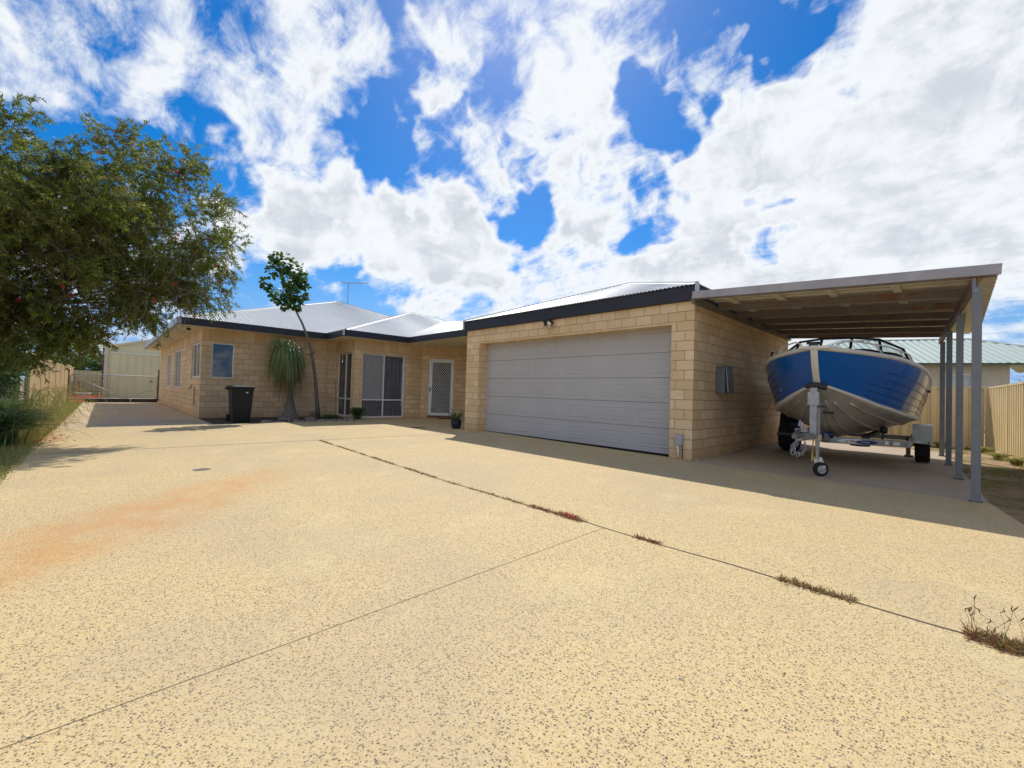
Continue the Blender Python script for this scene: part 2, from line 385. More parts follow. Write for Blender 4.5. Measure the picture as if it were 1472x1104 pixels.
MAT['door_grey'] = simple('garage_door_paint', (.46, .445, .45), .55, var=.05, vscale=1.2)
MAT['meter'] = simple('meter_box_grey', (.14, .15, .175), .5, var=.12)
MAT['boxgrey'] = simple('power_box_grey', (.40, .40, .42), .5, var=.05)
MAT['pipe'] = simple('cream_pipe', (.62, .47, .28), .6, var=.06)
MAT['bark'] = simple('brown_bark', (.15, .10, .07), .9, var=.4, vscale=12, bump=.6, bscale=30)
MAT['greybark'] = simple('grey_bark', (.17, .145, .12), .9, var=.3, vscale=14, bump=.6, bscale=40)
MAT['wood'] = simple('weathered_wood', (.30, .19, .11), .85, var=.3, vscale=9)
MAT['rock'] = simple('garden_rock', (.26, .22, .19), .9, var=.35, vscale=7, bump=.7, bscale=18)
MAT['hose'] = simple('cream_cord', (.60, .52, .38), .6)
MAT['brass'] = simple('brass_tap', (.16, .11, .05), .45, .6)

def m_glass(name, tint=(.84, .87, .90), gl=0.06):
    m, t, b = mat(name); out = t.n['Material Output']
    tr = t.new('ShaderNodeBsdfTransparent'); tr.inputs[0].default_value = (*tint, 1)
    go = t.new('ShaderNodeBsdfGlossy'); go.inputs['Roughness'].default_value = 0.02
    fr = t.new('ShaderNodeFresnel'); fr.inputs[0].default_value = 1.5
    ms = t.new('ShaderNodeMixShader'); t.put(ms.inputs[0], t.math('ADD', fr.outputs[0], gl, clamp=True)); t.put(ms.inputs[1], tr.outputs[0]); t.put(ms.inputs[2], go.outputs[0])
    t.put(out.inputs[0], ms.outputs[0]); return m
MAT['glass'] = m_glass('window_glass'); MAT['dglass'] = m_glass('tinted_glass', (.10, .12, .15), .08)

def m_ground():
    m, t, b = mat('dry_earth'); g = t.new('ShaderNodeNewGeometry').outputs['Position']
    c = t.ramp(t.noise(g, 1.4, 6, .65), [(.25, (.30, .20, .11)), (.5, (.40, .27, .15)), (.75, (.50, .36, .20))])
    gm = t.math('MULTIPLY', t.mr(t.noise(t.mapping(g, loc=(3, 1, 0)), .9, 5, .7), .44, .58), t.mr(t.noise(g, 12, 3), .3, .6))
    c = t.mix(gm, c, (.13, .15, .035, 1)); c = t.mix(t.mr(t.noise(g, 40, 3), .5, .75, 0, .5), c, (.16, .10, .05, 1))
    t.put(b.inputs['Base Color'], c); b.inputs['Roughness'].default_value = .95
    t.put(b.inputs['Normal'], t.bump(t.noise(g, 25, 5, .7), .8, .03)); return m
MAT['ground'] = m_ground()
MAT['mulch'] = simple('dark_mulch', (.07, .05, .035), .95, var=.6, vscale=40, bump=1.0, bscale=60)
MAT['leaf_brush'] = leafmat('bottlebrush_leaf', [(.06, .11, .022), (.16, .25, .035), (.37, .43, .06), (.10, .155, .03), (.22, .20, .06)], .55)
MAT['leaf_broad'] = leafmat('broad_leaf', [(.03, .07, .015), (.07, .15, .025), (.12, .22, .04)], .4, .4)
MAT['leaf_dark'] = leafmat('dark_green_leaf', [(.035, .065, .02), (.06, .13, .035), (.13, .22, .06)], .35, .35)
MAT['leaf_pony'] = leafmat('ponytail_leaf', [(.05, .10, .03), (.12, .20, .05), (.28, .35, .14)], .3, .4)
MAT['leaf_dry'] = leafmat('dry_leaf', [(.22, .15, .07), (.32, .24, .10), (.16, .11, .05)], .25, .7)
MAT['leaf_strap'] = leafmat('strap_leaf', [(.05, .09, .035), (.10, .17, .05), (.22, .29, .12)], .35, .35)
MAT['leaf_lime'] = leafmat('lime_leaf', [(.12, .20, .02), (.22, .33, .03), (.30, .42, .05)], .4)
MAT['leaf_grass'] = leafmat('grass_blade', [(.22, .25, .05), (.34, .38, .08), (.42, .35, .14)], .35)
MAT['red'] = simple('red_flower', (.62, .04, .05), .7, var=.3, vscale=20)
MAT['orange'] = simple('orange_red_flower', (.70, .12, .03), .7, var=.3, vscale=20)
MAT['twig'] = simple('grey_brown_twig', (.20, .15, .10), .9, var=.3, vscale=10)
MAT['straw'] = leafmat('red_dry_weed', [(.33, .13, .06), (.42, .20, .10), (.22, .12, .05)], .2, .8)
MAT['strawd'] = leafmat('brown_dry_weed', [(.32, .20, .08), (.42, .29, .12), (.24, .16, .06)], .2, .8)
# ------------------------------------------------------------------ ground, driveway, slabs
def slab(name, pts, z, m, thick=0.0):
    b = MB(); b.quad([(x, y, z) for x, y in pts])
    if thick:
        n = len(pts)
        for i in range(n):
            p, q = pts[i], pts[(i + 1) % n]; b.quad([(p[0], p[1], z - thick), (q[0], q[1], z - thick), (q[0], q[1], z), (p[0], p[1], z)])
    return kind(b.build(name, m), 'structure')
slab('ground', [(-400, -400), (400, -400), (400, 400), (-400, 400)], -0.03, MAT['ground'])
slab('driveway', [(-13.35, -0.70), (-9.3, -0.76), (-6.75, -0.74), (-4.6, -2.3), (-3.0, -6), (3.5, -6), (2.2, 1.5), (0.75, 4.6), (0.44, 5.95), (0.27, 6.97), (-3.05, 7.0), (-3.05, 7.15), (-8.75, 7.43), (-9.28, 10.5), (-14.02, 10.5), (-14.02, 6.08), (-13.35, 5.9)], 0.0, MAT['agg'], .05)
slab('side_driveway', [(-34, -0.62), (-13.35, -0.70), (-13.35, 2.085), (-34, 2.085)], -0.003, MAT['conc_side'], .05)
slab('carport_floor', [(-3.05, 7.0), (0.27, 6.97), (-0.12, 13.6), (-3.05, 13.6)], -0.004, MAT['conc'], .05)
slab('garden_bed', [(-15.64, 2.085), (-13.35, 2.085), (-13.35, 5.9), (-14.02, 6.08), (-15.64, 6.08)], -0.010, MAT['mulch'])
# joints: strips of dark filler 1.5 mm proud of the slab
def strip(b, pts, w, z=.0015):
    for i in range(len(pts) - 1):
        a, c = Vector((*pts[i], z)), Vector((*pts[i + 1], z)); d = (c - a).normalized(); s_ = Vector((-d.y, d.x, 0)) * w / 2
        b.quad([a - s_, a + s_, c + s_, c - s_])
b = MB(); L = []
for i in range(41):
    x = -8.68 + i * (9.3 / 40); L.append((x, 2.90 + .008 * math.sin(x * 5) + RNG.uniform(-.006, .006) + (.2 * max(0, (-4 - x) / 4.7))))
strip(b, L, .016); kind(b.build('expansion_joint', MAT['joint']), 'structure')
b = MB(); strip(b, [(-8.83, -.9 + .15), (-8.68, 3.1), (-8.5, 6.2), (-8.45, 7.3)], .024); kind(b.build('cross_joint', MAT['joint']), 'structure')
b = MB(); strip(b, [(-1.84, -1.5), (-1.92, 2.89)], .0028); kind(b.build('control_joint', MAT['joint']), 'structure')
b = MB(); strip(b, [(-13.352, -.68), (-13.352, 5.9)], .010); strip(b, [(-17.5, -.6), (-17.5, 2.08)], .008); strip(b, [(-21.5, -.6), (-21.5, 2.08)], .008); strip(b, [(-25.5, -.6), (-25.5, 2.08)], .008)
kind(b.build('side_joint', MAT['joint']), 'structure')
b = MB(); b.lathe([(0, .004), (.085, .004), (.095, 0)], (-6.35, .9, 0), n=28); b.lathe([(.055, .0045), (.06, .007), (.066, .0045)], (-6.35, .9, 0), n=28)
tag(b.build('drain_cover', simple('drain_cover_iron', (.16, .14, .11), .7), None, smooth=False), 'small round drain cover set flat in the driveway', 'drain cover')

# ------------------------------------------------------------------ the house
house = thing('brick_house', 'cream concrete block house with corrugated grey roof, navy fascia and an attached double garage', 'house', (-9.0, 7.15, 0))
def wall(name, A, B, h, ops=(), m=None, t=.2, z0=0.0, u0=0.0, inward=None):
    """block wall from A to B (outward face on the right hand of A->B), openings (u0,u1,z0,z1)"""
    A = Vector((*A, 0)); B = Vector((*B, 0)); L = (B - A).length; d = (B - A) / L; out = Vector((d.y, -d.x, 0)); inn = -out * t
    us = sorted({0, L, *[u for o in ops for u in o[:2]]}); zs = sorted({z0, h, *[z for o in ops for z in o[2:4]]})
    mb = MB()
    def P(u, z, dp=0): return A + d * u + Vector((0, 0, z)) + inn * dp
    for i in range(len(us) - 1):
        for j in range(len(zs) - 1):
            a, b2, c, e = us[i], us[i + 1], zs[j], zs[j + 1]; mu, mz = (a + b2) / 2, (c + e) / 2
            if any(o[0] < mu < o[1] and o[2] < mz < o[3] for o in ops): continue
            mb.quad([P(a, c), P(b2, c), P(b2, e), P(a, e)], [(a + u0, c), (b2 + u0, c), (b2 + u0, e), (a + u0, e)])
            mb.quad([P(b2, c, 1), P(a, c, 1), P(a, e, 1), P(b2, e, 1)], [(b2, c), (a, c), (a, e), (b2, e)])
    for o in ops:
        a, b2, c, e = o
        mb.quad([P(a, c), P(a, e), P(a, e, 1), P(a, c, 1)], [(0.05, c), (0.05, e), (t + .05, e), (t + .05, c)])
        mb.quad([P(b2, c, 1), P(b2, e, 1), P(b2, e), P(b2, c)], [(0.05, c), (0.05, e), (t + .05, e), (t + .05, c)])
        mb.quad([P(a, e), P(b2, e), P(b2, e, 1), P(a, e, 1)], [(a, .02), (b2, .02), (b2, .15), (a, .15)])
        if c > z0: mb.quad([P(a, c, 1), P(b2, c, 1), P(b2, c), P(a, c)], [(a, .02), (b2, .02), (b2, .15), (a, .15)])
    mb.quad([P(0, h), P(L, h), P(L, h, 1), P(0, h, 1)], [(0, .02), (L, .02), (L, .15), (0, .15)])
    o = mb.build(name, m or MAT['blocks'], house, uv=True); return o, P, out
def win(P, o, rows=(), cols=(), inset=.11, fr=.045, backs='dark', screens=(), slider=False, name='window', glassm=None):
    """aluminium window in opening o of the wall function P"""
    a, b, c, e = o; t = .2
    def Q(u, z, dp): return P(u, z, dp / t)
    def bar(mb, u0, u1, z0, z1, d0, d1):
        p = [Q(u, z, dd) for z in (z0, z1) for u, dd in ((u0, d0), (u1, d0), (u1, d1), (u0, d1))]
        for q in ((0, 3, 2, 1), (4, 5, 6, 7), (0, 1, 5, 4), (1, 2, 6, 5), (2, 3, 7, 6), (3, 0, 4, 7)): mb.quad([p[i] for i in q])
    mb = MB(); i0, i1 = inset - .03, inset + .03
    bar(mb, a + .001, a + fr, c + .001, e - .001, i0, i1); bar(mb, b - fr, b - .001, c + .001, e - .001, i0, i1)
    bar(mb, a + fr, b - fr, c + .001, c + fr, i0 - .004, i1); bar(mb, a + fr, b - fr, e - fr, e - .001, i0, i1)
    for r in rows: bar(mb, a + fr, b - fr, r - fr / 2, r + fr / 2, i0 - .003, i1)
    for u in cols: bar(mb, u - fr / 2, u + fr / 2, c + fr, e - fr, i0, i1 + .003)
    w = mb.build(name, MAT['white'], house, bevel=.003)
    g = MB(); g.quad([Q(a + fr, c + fr, inset), Q(b - fr, c + fr, inset), Q(b - fr, e - fr, inset), Q(a + fr, e - fr, inset)]); g.build('pane', glassm or MAT['glass'], w)
    if backs == 'curtain':
        k = MB(); n = int((b - a) / .008); rows_ = []
        for z in (c + .02, e - .02): rows_.append([Q(a + .02 + (b - a - .04) * i / n, z, inset + .11 + .028 * math.sin(i * .008 * 42 + 2.0 * math.sin(i * .02)) ) for i in range(n + 1)])
        k.grid(rows_); k.build('curtain', MAT['curtain'], w, smooth=True)
    elif backs == 'blind':
        k = MB(); z = c + .05
        while z < e - .04:
            bar(k, a + fr, b - fr, z, z + .004, inset + .03, inset + .06); z += .035
        bar(k, a + fr, b - fr, c + .03, e - .03, inset + .065, inset + .07); k.build('venetian_blind', MAT['blind'], w)
    elif backs == 'vertical':
        k = MB(); u = a + fr + .01
        while u < b - fr - .1:
            p = [Q(u, c + .05, inset + .04), Q(u + .085, c + .05, inset + .075), Q(u + .085, e - .05, inset + .075), Q(u, e - .05, inset + .04)]; k.quad(p); u += .09
        k.build('vertical_blind', MAT['blind'], w)
    r = MB(); bar(r, a, b, c, e, inset + .17, inset + .18); r.build('unlit_room_panel', MAT['dark'], w)  # near-black panel stands in for the unlit room behind the glass
    for (s0, s1, s2, s3) in screens: diamond(Q, s0, s1, s2, s3, inset - .034, w)
    return w
def diamond(Q, a, b, c, e, dp, parent, pitch=.080, wd=.013, m=None):
    mb = MB(); k = MB()
    for sgn in (1, -1):
        # lines z = c + sgn*slope*(u - off); slope a little steeper than 45
        sl_ = 1.25; H_ = e - c; off = a - H_ / sl_ if sgn > 0 else a
        while off < (b if sgn > 0 else b + H_ / sl_):
            pts = []
            if sgn > 0: u_lo, u_hi = max(a, off), min(b, off + H_ / sl_); z = lambda u: c + sl_ * (u - off)
            else: u_lo, u_hi = max(a, off - H_ / sl_), min(b, off); z = lambda u: c + sl_ * (off - u)
            if u_hi - u_lo > .004:
                p, q = Q(u_lo, z(u_lo), dp), Q(u_hi, z(u_hi), dp); mb.beam(p, q, wd, .003, up=(Q(0, 0, 0) - Q(0, 0, 1)))
            off += pitch
    o = mb.build('security_mesh', m or MAT['mesh_grey'], parent)
    return o

XD = -28.4
_, P1, _ = wall('wall', (XD, 2.085), (-15.64, 2.085), 2.7, [(3.40, 4.65, .85, 2.33), (6.15, 8.0, .85, 2.33), (10.85, 12.45, 1.23, 2.33)], u0=.08)
win(P1, (3.40, 4.65, .85, 2.33), cols=(4.02,), backs='vertical', inset=.045); win(P1, (6.15, 8.0, .85, 2.33), cols=(7.07,), backs='vertical', inset=.045); win(P1, (10.85, 12.45, 1.23, 2.33), cols=(11.65,), backs='blind', inset=.06)
_, P2, _ = wall('wall', (-15.64, 2.085), (-15.64, 6.08), 2.7, [(.255, .83, 1.235, 2.30)])
win(P2, (.255, .83, 1.235, 2.30), inset=.05, fr=.03, glassm=MAT['dglass'])
_, P3, _ = wall('wall', (-15.64, 6.08), (-14.02, 6.08), 2.7, [(.06, 1.36, .05, 2.28)], u0=.06)
win(P3, (.06, 1.36, .05, 2.28), rows=(.665,), cols=(.71,), backs='curtain')
_, P4, _ = wall('wall', (-14.02, 6.08), (-14.02, 8.70), 2.7, [(.29, 1.92, .03, 2.27)], u0=.1)
win(P4, (.29, 1.92, .03, 2.27), rows=(.655,), cols=(1.105,), backs='curtain', screens=[(.335, 1.08, .68, 2.225)])
s2 = 2 ** -.5; E5 = (-14.02 + 2.35 * s2, 8.70 + 2.35 * s2)
_, P5, _ = wall('wall', (-14.02, 8.70), E5, 2.7, [(.25, 1.21, .03, 2.24)], u0=.02)
wall('wall', E5, (-9.28, E5[1]), 2.7, [(.35, 1.2, .03, 2.24)])
# front door: white aluminium security door
def Qd(u, z, dp): return P5(u, z, dp / .2)
fd = MB()
def dbar(mb, u0, u1, z0, z1, d0, d1):
    p = [Qd(u, z, dd) for z in (z0, z1) for u, dd in ((u0, d0), (u1, d0), (u1, d1), (u0, d1))]
    for q in ((0, 3, 2, 1), (4, 5, 6, 7), (0, 1, 5, 4), (1, 2, 6, 5), (2, 3, 7, 6), (3, 0, 4, 7)): mb.quad([p[i] for i in q])
dbar(fd, .255, .37, .10, 2.22, .03, .07); dbar(fd, 1.095, 1.205, .10, 2.22, .03, .07); dbar(fd, .37, 1.095, .10, .20, .03, .068); dbar(fd, .37, 1.095, 2.11, 2.22, .03, .068)
dbar(fd, .252, 1.208, 2.221, 2.238, .02, .1)
door = fd.build('front_door', MAT['white'], house, bevel=.004)
diamond(Qd, .37, 1.095, .20, 2.11, .045, door)
k = MB(); dbar(k, .37, 1.095, .2, 2.11, .12, .13); k.build('timber_door_behind', MAT['dark'], door)
k = MB(); dbar(k, .300, .335, 1.0, 1.16, .018, .03); k.tube([Qd(.317, 1.08, .02), Qd(.317, 1.08, -.02), Qd(.40, 1.085, -.025)], .009, 8); k.build('handle', MAT['black'], door)
k = MB(); dbar(k, .25, 1.21, .0, .095, .0, .15); k.build('door_sill', simple('terracotta_sill', (.22, .12, .07), .8), house)

# garage
_, P8, _ = wall('garage_wall', (-9.28, 7.15), (-3.05, 7.15), 2.7, [(.53, 5.83, 0, 2.32)], m=MAT['block'], t=.29, u0=0)
_, P9, _ = wall('garage_wall', (-3.05, 7.15), (-3.05, 12.95), 2.7, m=MAT['block'], u0=.15)
wall('garage_wall', (-9.28, 12.9), (-9.28, 7.15), 2.7, m=MAT['block'], u0=.1)
wall('garage_wall', (-3.05, 12.95), (-9.28, 12.95), 2.7, m=MAT['block'])
wall('wall', (-28.4, 14.9), (XD, 2.085), 2.7)
# garage door: five sections with pressed rectangles
gx0, gx1, gy = -8.75, -3.45, 7.43
gd = MB(); hz = 2.33 / 5; secs = 6
for s in range(5):
    z0_, z1_ = .012 + s * hz, .012 + (s + 1) * hz - .007
    gd.box(gx0, gx1, gy, gy + .04, z0_, z1_)
gdo = gd.build('garage_door', MAT['door_grey'], house, bevel=.006)
pn = MB(); wsec = (gx1 - gx0) / secs
for s in range(5):
    for c in range(secs):
        x0, x1 = gx0 + c * wsec + .12, gx0 + (c + 1) * wsec - .12; z0_, z1_ = .012 + s * hz + .09, .012 + (s + 1) * hz - .10; y = gy
        r = [(x0, z0_), (x1, z0_), (x1, z1_), (x0, z1_)]
        def ring(d, dy): return [(x0 + d, y + dy, z0_ + d), (x1 - d, y + dy, z0_ + d), (x1 - d, y + dy, z1_ - d), (x0 + d, y + dy, z1_ - d)]
        rr = [ring(0, .0), ring(.012, -.006), ring(.026, -.006), ring(.042, -.001), ring(.055, -.001), ring(.075, -.004)]
        for i in range(len(rr) - 1):
            for j in range(4): pn.quad([rr[i][j], rr[i][(j + 1) % 4], rr[i + 1][(j + 1) % 4], rr[i + 1][j]])
        pn.quad(rr[-1])
pn.build('pressed_panel', MAT['door_grey'], gdo)
k = MB(); k.box(gx0 - .001, gx1 + .001, gy + .05, gy + .07, 0, 2.7); k.build('door_backing', MAT['dark'], gdo)
k = MB(); k.box(gx0, gx1, gy - .005, gy + .03, .0, .014); k.build('bottom_seal', MAT['black'], gdo)
# meter box with a slightly open double door, on the carport wall
k = MB(); k.box(-3.05, -2.885, 8.10, 8.43, 1.15, 1.62); mbx = k.build('meter_box', MAT['meter'], house, bevel=.006)
k = MB(); k.box(-3.049, -2.86, 8.085, 8.445, 1.622, 1.645); k.build('lid', MAT['meter'], mbx, bevel=.003)
k = MB(); k.beam((-2.875, 8.27, 1.618), (-2.835, 8.27, 1.155), .31, .012, up=(1, 0, 0)); k.build('door', MAT['meter'], mbx, bevel=.003)
k = MB(); k.beam((-2.868, 8.108, 1.618), (-2.828, 8.108, 1.155), .010, .016, up=(1, 0, 0)); k.build('bare_edge', MAT['galv'], mbx)
# weatherproof power point with conduit by the garage door
k = MB(); k.box(-3.31, -3.19, 7.06, 7.15, .25, .42); px_ = k.build('power_box', MAT['boxgrey'], house, bevel=.012)
k = MB(); k.tube([(-3.27, 7.11, .25), (-3.27, 7.11, .02)], .017, 10); k.build('conduit', MAT['white'], px_, smooth=True)
k = MB(); k.tube([(-3.2, 7.12, .25), (-3.2, 7.11, .15), (-3.18, 7.08, .02)], .008, 8); k.build('cable', MAT['black'], px_, smooth=True)
# twin spotlight with sensor under the fascia
sl_ = MB(); sl_.lathe([(0, 0), (.05, 0), (.05, .03), (0, .03)], (-6.24, 7.115, 2.62), 'Y', 16); sp = sl_.build('security_light', MAT['black'], house)
for dx, aim in ((-.075, (-.6, -.7, -.35)), (.055, (.1, -.85, -.55))):
    c = Vector((-6.24 + dx, 7.05, 2.62)); a = Vector(aim).normalized()
    k = MB(); k.tube([Vector((-6.24, 7.11, 2.62)), c - a * .02], .012, 8); k.tube([c - a * .05, c, c + a * .06], [.03, .055, .066], 16); k.build('lamp_head', MAT['black'], sp, smooth=False)
    k = MB(); k.tube([c + a * .055, c + a * .063], [.052, .05], 16); k.build('lens', simple('lamp_lens', (.7, .7, .68), .15), sp)
k = MB(); k.lathe([(0, -.03), (.022, -.02), (.028, 0), (.022, .02), (0, .02)], (-6.22, 7.06, 2.53), 'Z', 12); k.build('motion_sensor', MAT['white'], sp, smooth=True)

# ------------------------------------------------------------------ roofs of corrugated iron
KP = .364
def roofplane(mb, p0, e, n, L, tl, z0, k=KP, step=.0127, amp=.0085, per=.076, skirt=True):
    """corrugated plane: eave from p0 along e, rising along n; tl(u) = slope run at u"""
    N = max(2, int(L / step)); e = Vector((*e, 0)); n = Vector((*n, 0)); p0 = Vector((*p0, 0)); rows = []; uvs = []; sk = math.sqrt(1 + k * k)
    for j in range(2):
        r = []; uvr = []
        for i in range(N + 1):
            u = L * i / N; tt = tl(u) * j; w = amp * math.sin(2 * math.pi * u / per)
            p = p0 + e * u + n * (tt - (.03 if j == 0 else 0)); r.append((p.x, p.y, z0 + (tt - (.03 if j == 0 else 0)) * k + w)); uvr.append((u, tt * sk))
        rows.append(r); uvs.append(uvr)
    mb.grid(rows, uvs)
def cap(mb, a, b, w=.16):
    a, b = Vector(a), Vector(b); a.z += .012; b.z += .012
    d = (b - a).normalized(); r = Vector((-d.y, d.x, 0)).normalized(); dz = Vector((0, 0, .035))
    mb.quad([a - r * w / 2 - dz, b - r * w / 2 - dz, b, a]); mb.quad([a, b, b + r * w / 2 - dz, a + r * w / 2 - dz])
    mb.tube([a, b], .018, 6)
def hip(x0, x1, y0, y1, z0, sides='FLRB', k=KP):
    mb = MB(); w, d = x1 - x0, y1 - y0; h = min(w, d) / 2
    tlx = lambda u: min(u, w - u, h); tly = lambda u: min(u, d - u, h)
    if 'L' in sides: roofplane(mb, (x0, y0), (1, 0), (0, 1), w, tlx, z0, k)         # faces -Y
    if 'R' in sides: roofplane(mb, (x1, y0), (0, 1), (-1, 0), d, tly, z0, k)        # faces +X
    if 'B' in sides: roofplane(mb, (x1, y1), (-1, 0), (0, -1), w, tlx, z0, k)
    if 'F' in sides: roofplane(mb, (x0, y1), (0, -1), (1, 0), d, tly, z0, k)
    r = mb.build('roof', MAT['roof'], house, smooth=False, uv=True); zt = z0 + h * k
    c = MB(); P_ = [(x0, y0, z0), (x1, y0, z0), (x1, y1, z0), (x0, y1, z0)]
    if w >= d: Q = [(x0 + h, y0 + h, zt), (x1 - h, y0 + h, zt)]; T = [Q[0], Q[1], Q[1], Q[0]]
    else: Q = [(x0 + h, y0 + h, zt), (x0 + h, y1 - h, zt)]; T = [Q[0], Q[0], Q[1], Q[1]]
    for a, b in zip(P_, T): cap(c, a, b)
    if (Vector(Q[0]) - Vector(Q[1])).length > .01: cap(c, *Q)
    c.build('ridge_cap', MAT['roof'], r, uv=True); return r
hip(-28.95, -15.05, 1.49, 15.49, 2.915)
hip(-24.0, -13.45, 5.50, 17.0, 2.915)
hip(-9.335, -3.0, 7.075, 13.15, 2.965)
rb = MB(); Lc = 8.87
roofplane(rb, (-18.15, 7.77), (1, 0), (0, 1), Lc, lambda u: 4.53 - u * .451, 2.915)
pts = [(-18.15, 12.3, 4.56), (-9.28, 8.30, 3.105), (-9.28, 14, 2.9), (-18.15, 17, 2.9)]; rb.quad(pts, [(0, 0)] * 4)
rc = rb.build('roof', MAT['roof'], house, uv=True)

# fascias, gutters, soffits
f = MB()
f.box(-15.05, -15.025, 1.515, 5.475, 2.70, 2.905)
f.box(-15.05, -13.475, 5.475, 5.50, 2.70, 2.903)
f.box(-13.475, -13.45, 5.50, 7.745, 2.70, 2.905)
f.box(-13.475, -9.285, 7.745, 7.77, 2.70, 2.903)
f.box(-9.32, -3.01, 7.085, 7.11, 2.70, 2.95); f.box(-9.32, -9.29, 7.11, 7.77, 2.70, 2.945)
f.box(-3.035, -3.012, 7.11, 13.0, 2.70, 2.945)
f.build('fascia', MAT['navy'], house, bevel=.003)
g = MB(); g.box(-28.95, -15.03, 1.42, 1.49, 2.735, 2.885); g.box(-28.96, -15.02, 1.405, 1.425, 2.72, 2.90)
g.box(-28.95, -15.03, 1.49, 1.513, 2.70, 2.88)
gut = g.build('gutter', MAT['gutter'], house, bevel=.004)
for q in ((-13.53, -13.445, 5.44, 5.474, 2.72, 2.90), (-3.01, -2.97, 7.04, 7.12, 2.715, 2.99), (-9.36, -9.33, 7.05, 7.12, 2.73, 2.98)):
    k = MB(); k.box(*q); k.build('gutter_end', MAT['gutter'], house, bevel=.004)
s = MB()
s.box(-28.95, -15.64, 1.513, 2.085, 2.698, 2.706); s.box(-15.64, -15.05, 1.513, 5.475, 2.698, 2.706); s.box(-15.64, -15.05, 5.475, 6.08, 2.698, 2.706)
s.box(-15.05, -13.475, 5.50, 6.08, 2.698, 2.706); s.box(-14.02, -13.475, 6.08, 7.77, 2.698, 2.706); s.box(-14.02, -9.28, 7.77, 10.6, 2.698, 2.706)
s.build('soffit', MAT['soffit'], house)
for x in (-17.2, -20.5, -24.5): k = MB(); k.lathe([(0, 2.69), (.05, 2.69), (.06, 2.698)], (x, 1.8, 0), n=12); k.build('soffit_lamp', MAT['black'], house)
k = MB(); k.lathe([(0, 2.62), (.05, 2.63), (.06, 2.698)], (-15.9, 1.78, 0), n=12); k.build('soffit_lamp', MAT['black'], house)
# downpipe, tap, antenna
k = MB(); k.tube([(-15.585, 5.76, 2.69), (-15.585, 5.74, 2.3)], .028, 10); k.tube([(-15.59, 5.745, 2.32), (-15.59, 5.735, .06)], .024, 10); k.box(-15.63, -15.56, 5.70, 5.79, 2.25, 2.29); k.build('downpipe', MAT['pipe'], house, smooth=False)
k = MB(); k.tube([(-16.37, 2.04, .38), (-16.37, 2.04, .92), (-16.37, 1.94, .93)], .012, 8); k.tube([(-16.37, 1.96, .93), (-16.37, 1.90, .88)], .016, 8); k.tube([(-16.37, 1.97, .93), (-16.37, 1.97, .99)], .01, 8); k.tube([(-16.42, 1.97, .99), (-16.32, 1.97, .99)], .012, 8); k.build('tap', MAT['brass'], house)
k = MB(); az = Vector((-22.03, 9.06, 5.26)); k.tube([az, az + Vector((0, 0, 1.30))], .022, 8); an = k.build('antenna', MAT['galv'], rc)
k = MB(); T = az + Vector((0, 0, 1.27)); bd = Vector((1.0, .95, 0)).normalized(); k.tube([T - bd * .35, T + bd * 1.05], .016, 6)
sd = Vector((-bd.y, bd.x, 0))
for i in range(9):
    c = T - bd * .3 + bd * i * .16; k.tube([c - sd * (.32 - i * .02), c + sd * (.32 - i * .02)], .007, 5)
k.build('antenna_boom', MAT['galv'], an)
# ------------------------------------------------------------------ carport
cp = thing('carport', 'open skillion carport with grey steel posts on the side of the garage, over the boat', 'carport', (-1.4, 10, 0))
zc = lambda x: 2.785 - .0605 * (x + 3)
def xs(y): return .14 - .062 * (y - 7)      # line of the posts
m_sheet = simple('cream_sheet_underside', (.66, .61, .51), .6, var=.1, vscale=2)
def m_rusty(name, base):
    m, t, b = mat(name); g = t.new('ShaderNodeNewGeometry').outputs['Position']
    n = t.noise(g, 3.5, 6, .7); s = t.new('ShaderNodeSeparateXYZ'); t.put(s.inputs[0], g)
    k = t.math('MULTIPLY', t.mr(n, .50, .60), t.mr(s.outputs[0], -2.5, .2, .25, 1))
    c = t.mix(t.math('MULTIPLY', k, .85), t.ramp(t.noise(g, 8, 3), [(.3, tuple(x * .85 for x in base)), (.7, base)]), (.22, .09, .045, 1))
    t.put(b.inputs['Base Color'], c); b.inputs['Roughness'].default_value = .6; return m
MAT['rusty'] = m_rusty('rusting_purlin', (.20, .18, .175)); MAT['fasc'] = m_rusty('grey_carport_fascia', (.40, .38, .40))
mb = MB(); rows = []; N = 260
for x in (-3.0, .34):
    rows.append([(x, 6.93 + 6.15 * i / N, zc(x) + (.018 if (i // 5) % 2 else 0)) for i in range(N + 1)])
mb.grid(rows); mb.build('roof_sheet', m_sheet, cp)
b = MB(); b.beam((-3.0, 6.93, zc(-3) - .045), (.34, 6.93, zc(.34) - .045), .03, .115); b.build('front_fascia', simple('grey_barge', (.36, .35, .375), .5), cp, bevel=.004)
b = MB(); b.beam((-3.0, 6.965, zc(-3) - .095), (.30, 6.965, zc(.3) - .095), .035, .05); b.build('rafter', MAT['rusty'], cp)
for y in (7.98, 8.92, 9.86, 10.80, 11.74, 12.64):
    b = MB(); x1 = xs(y) + .02
    b.beam((-2.98, y, zc(-2.98) - .090), (x1, y, zc(x1) - .090), .05, .10); b.build('rafter', MAT['rusty'], cp, bevel=.003)
m_bat = simple('cream_batten', (.80, .74, .60), .55)
for x in (-2.66, -1.96, -1.27, -.56, .16):
    b = MB(); b.box(x - .045, x + .045, 6.98, 13.0, zc(x) - .038, zc(x) - .006); b.build('batten', m_bat, cp)
b = MB(); b.box(-3.04, -2.985, 6.98, 12.95, 2.62, 2.72); b.build('ledger', MAT['rusty'], cp)
b = MB(); b.beam((xs(6.98), 6.98, 2.42), (xs(13), 13.0, 2.42), .05, .11); b.build('edge_beam', MAT['rusty'], cp, bevel=.003)
b = MB(); b.beam((xs(6.98) + .10, 6.98, 2.52), (xs(13) + .10, 13.0, 2.52), .04, .03); b.build('side_trim', m_bat, cp)
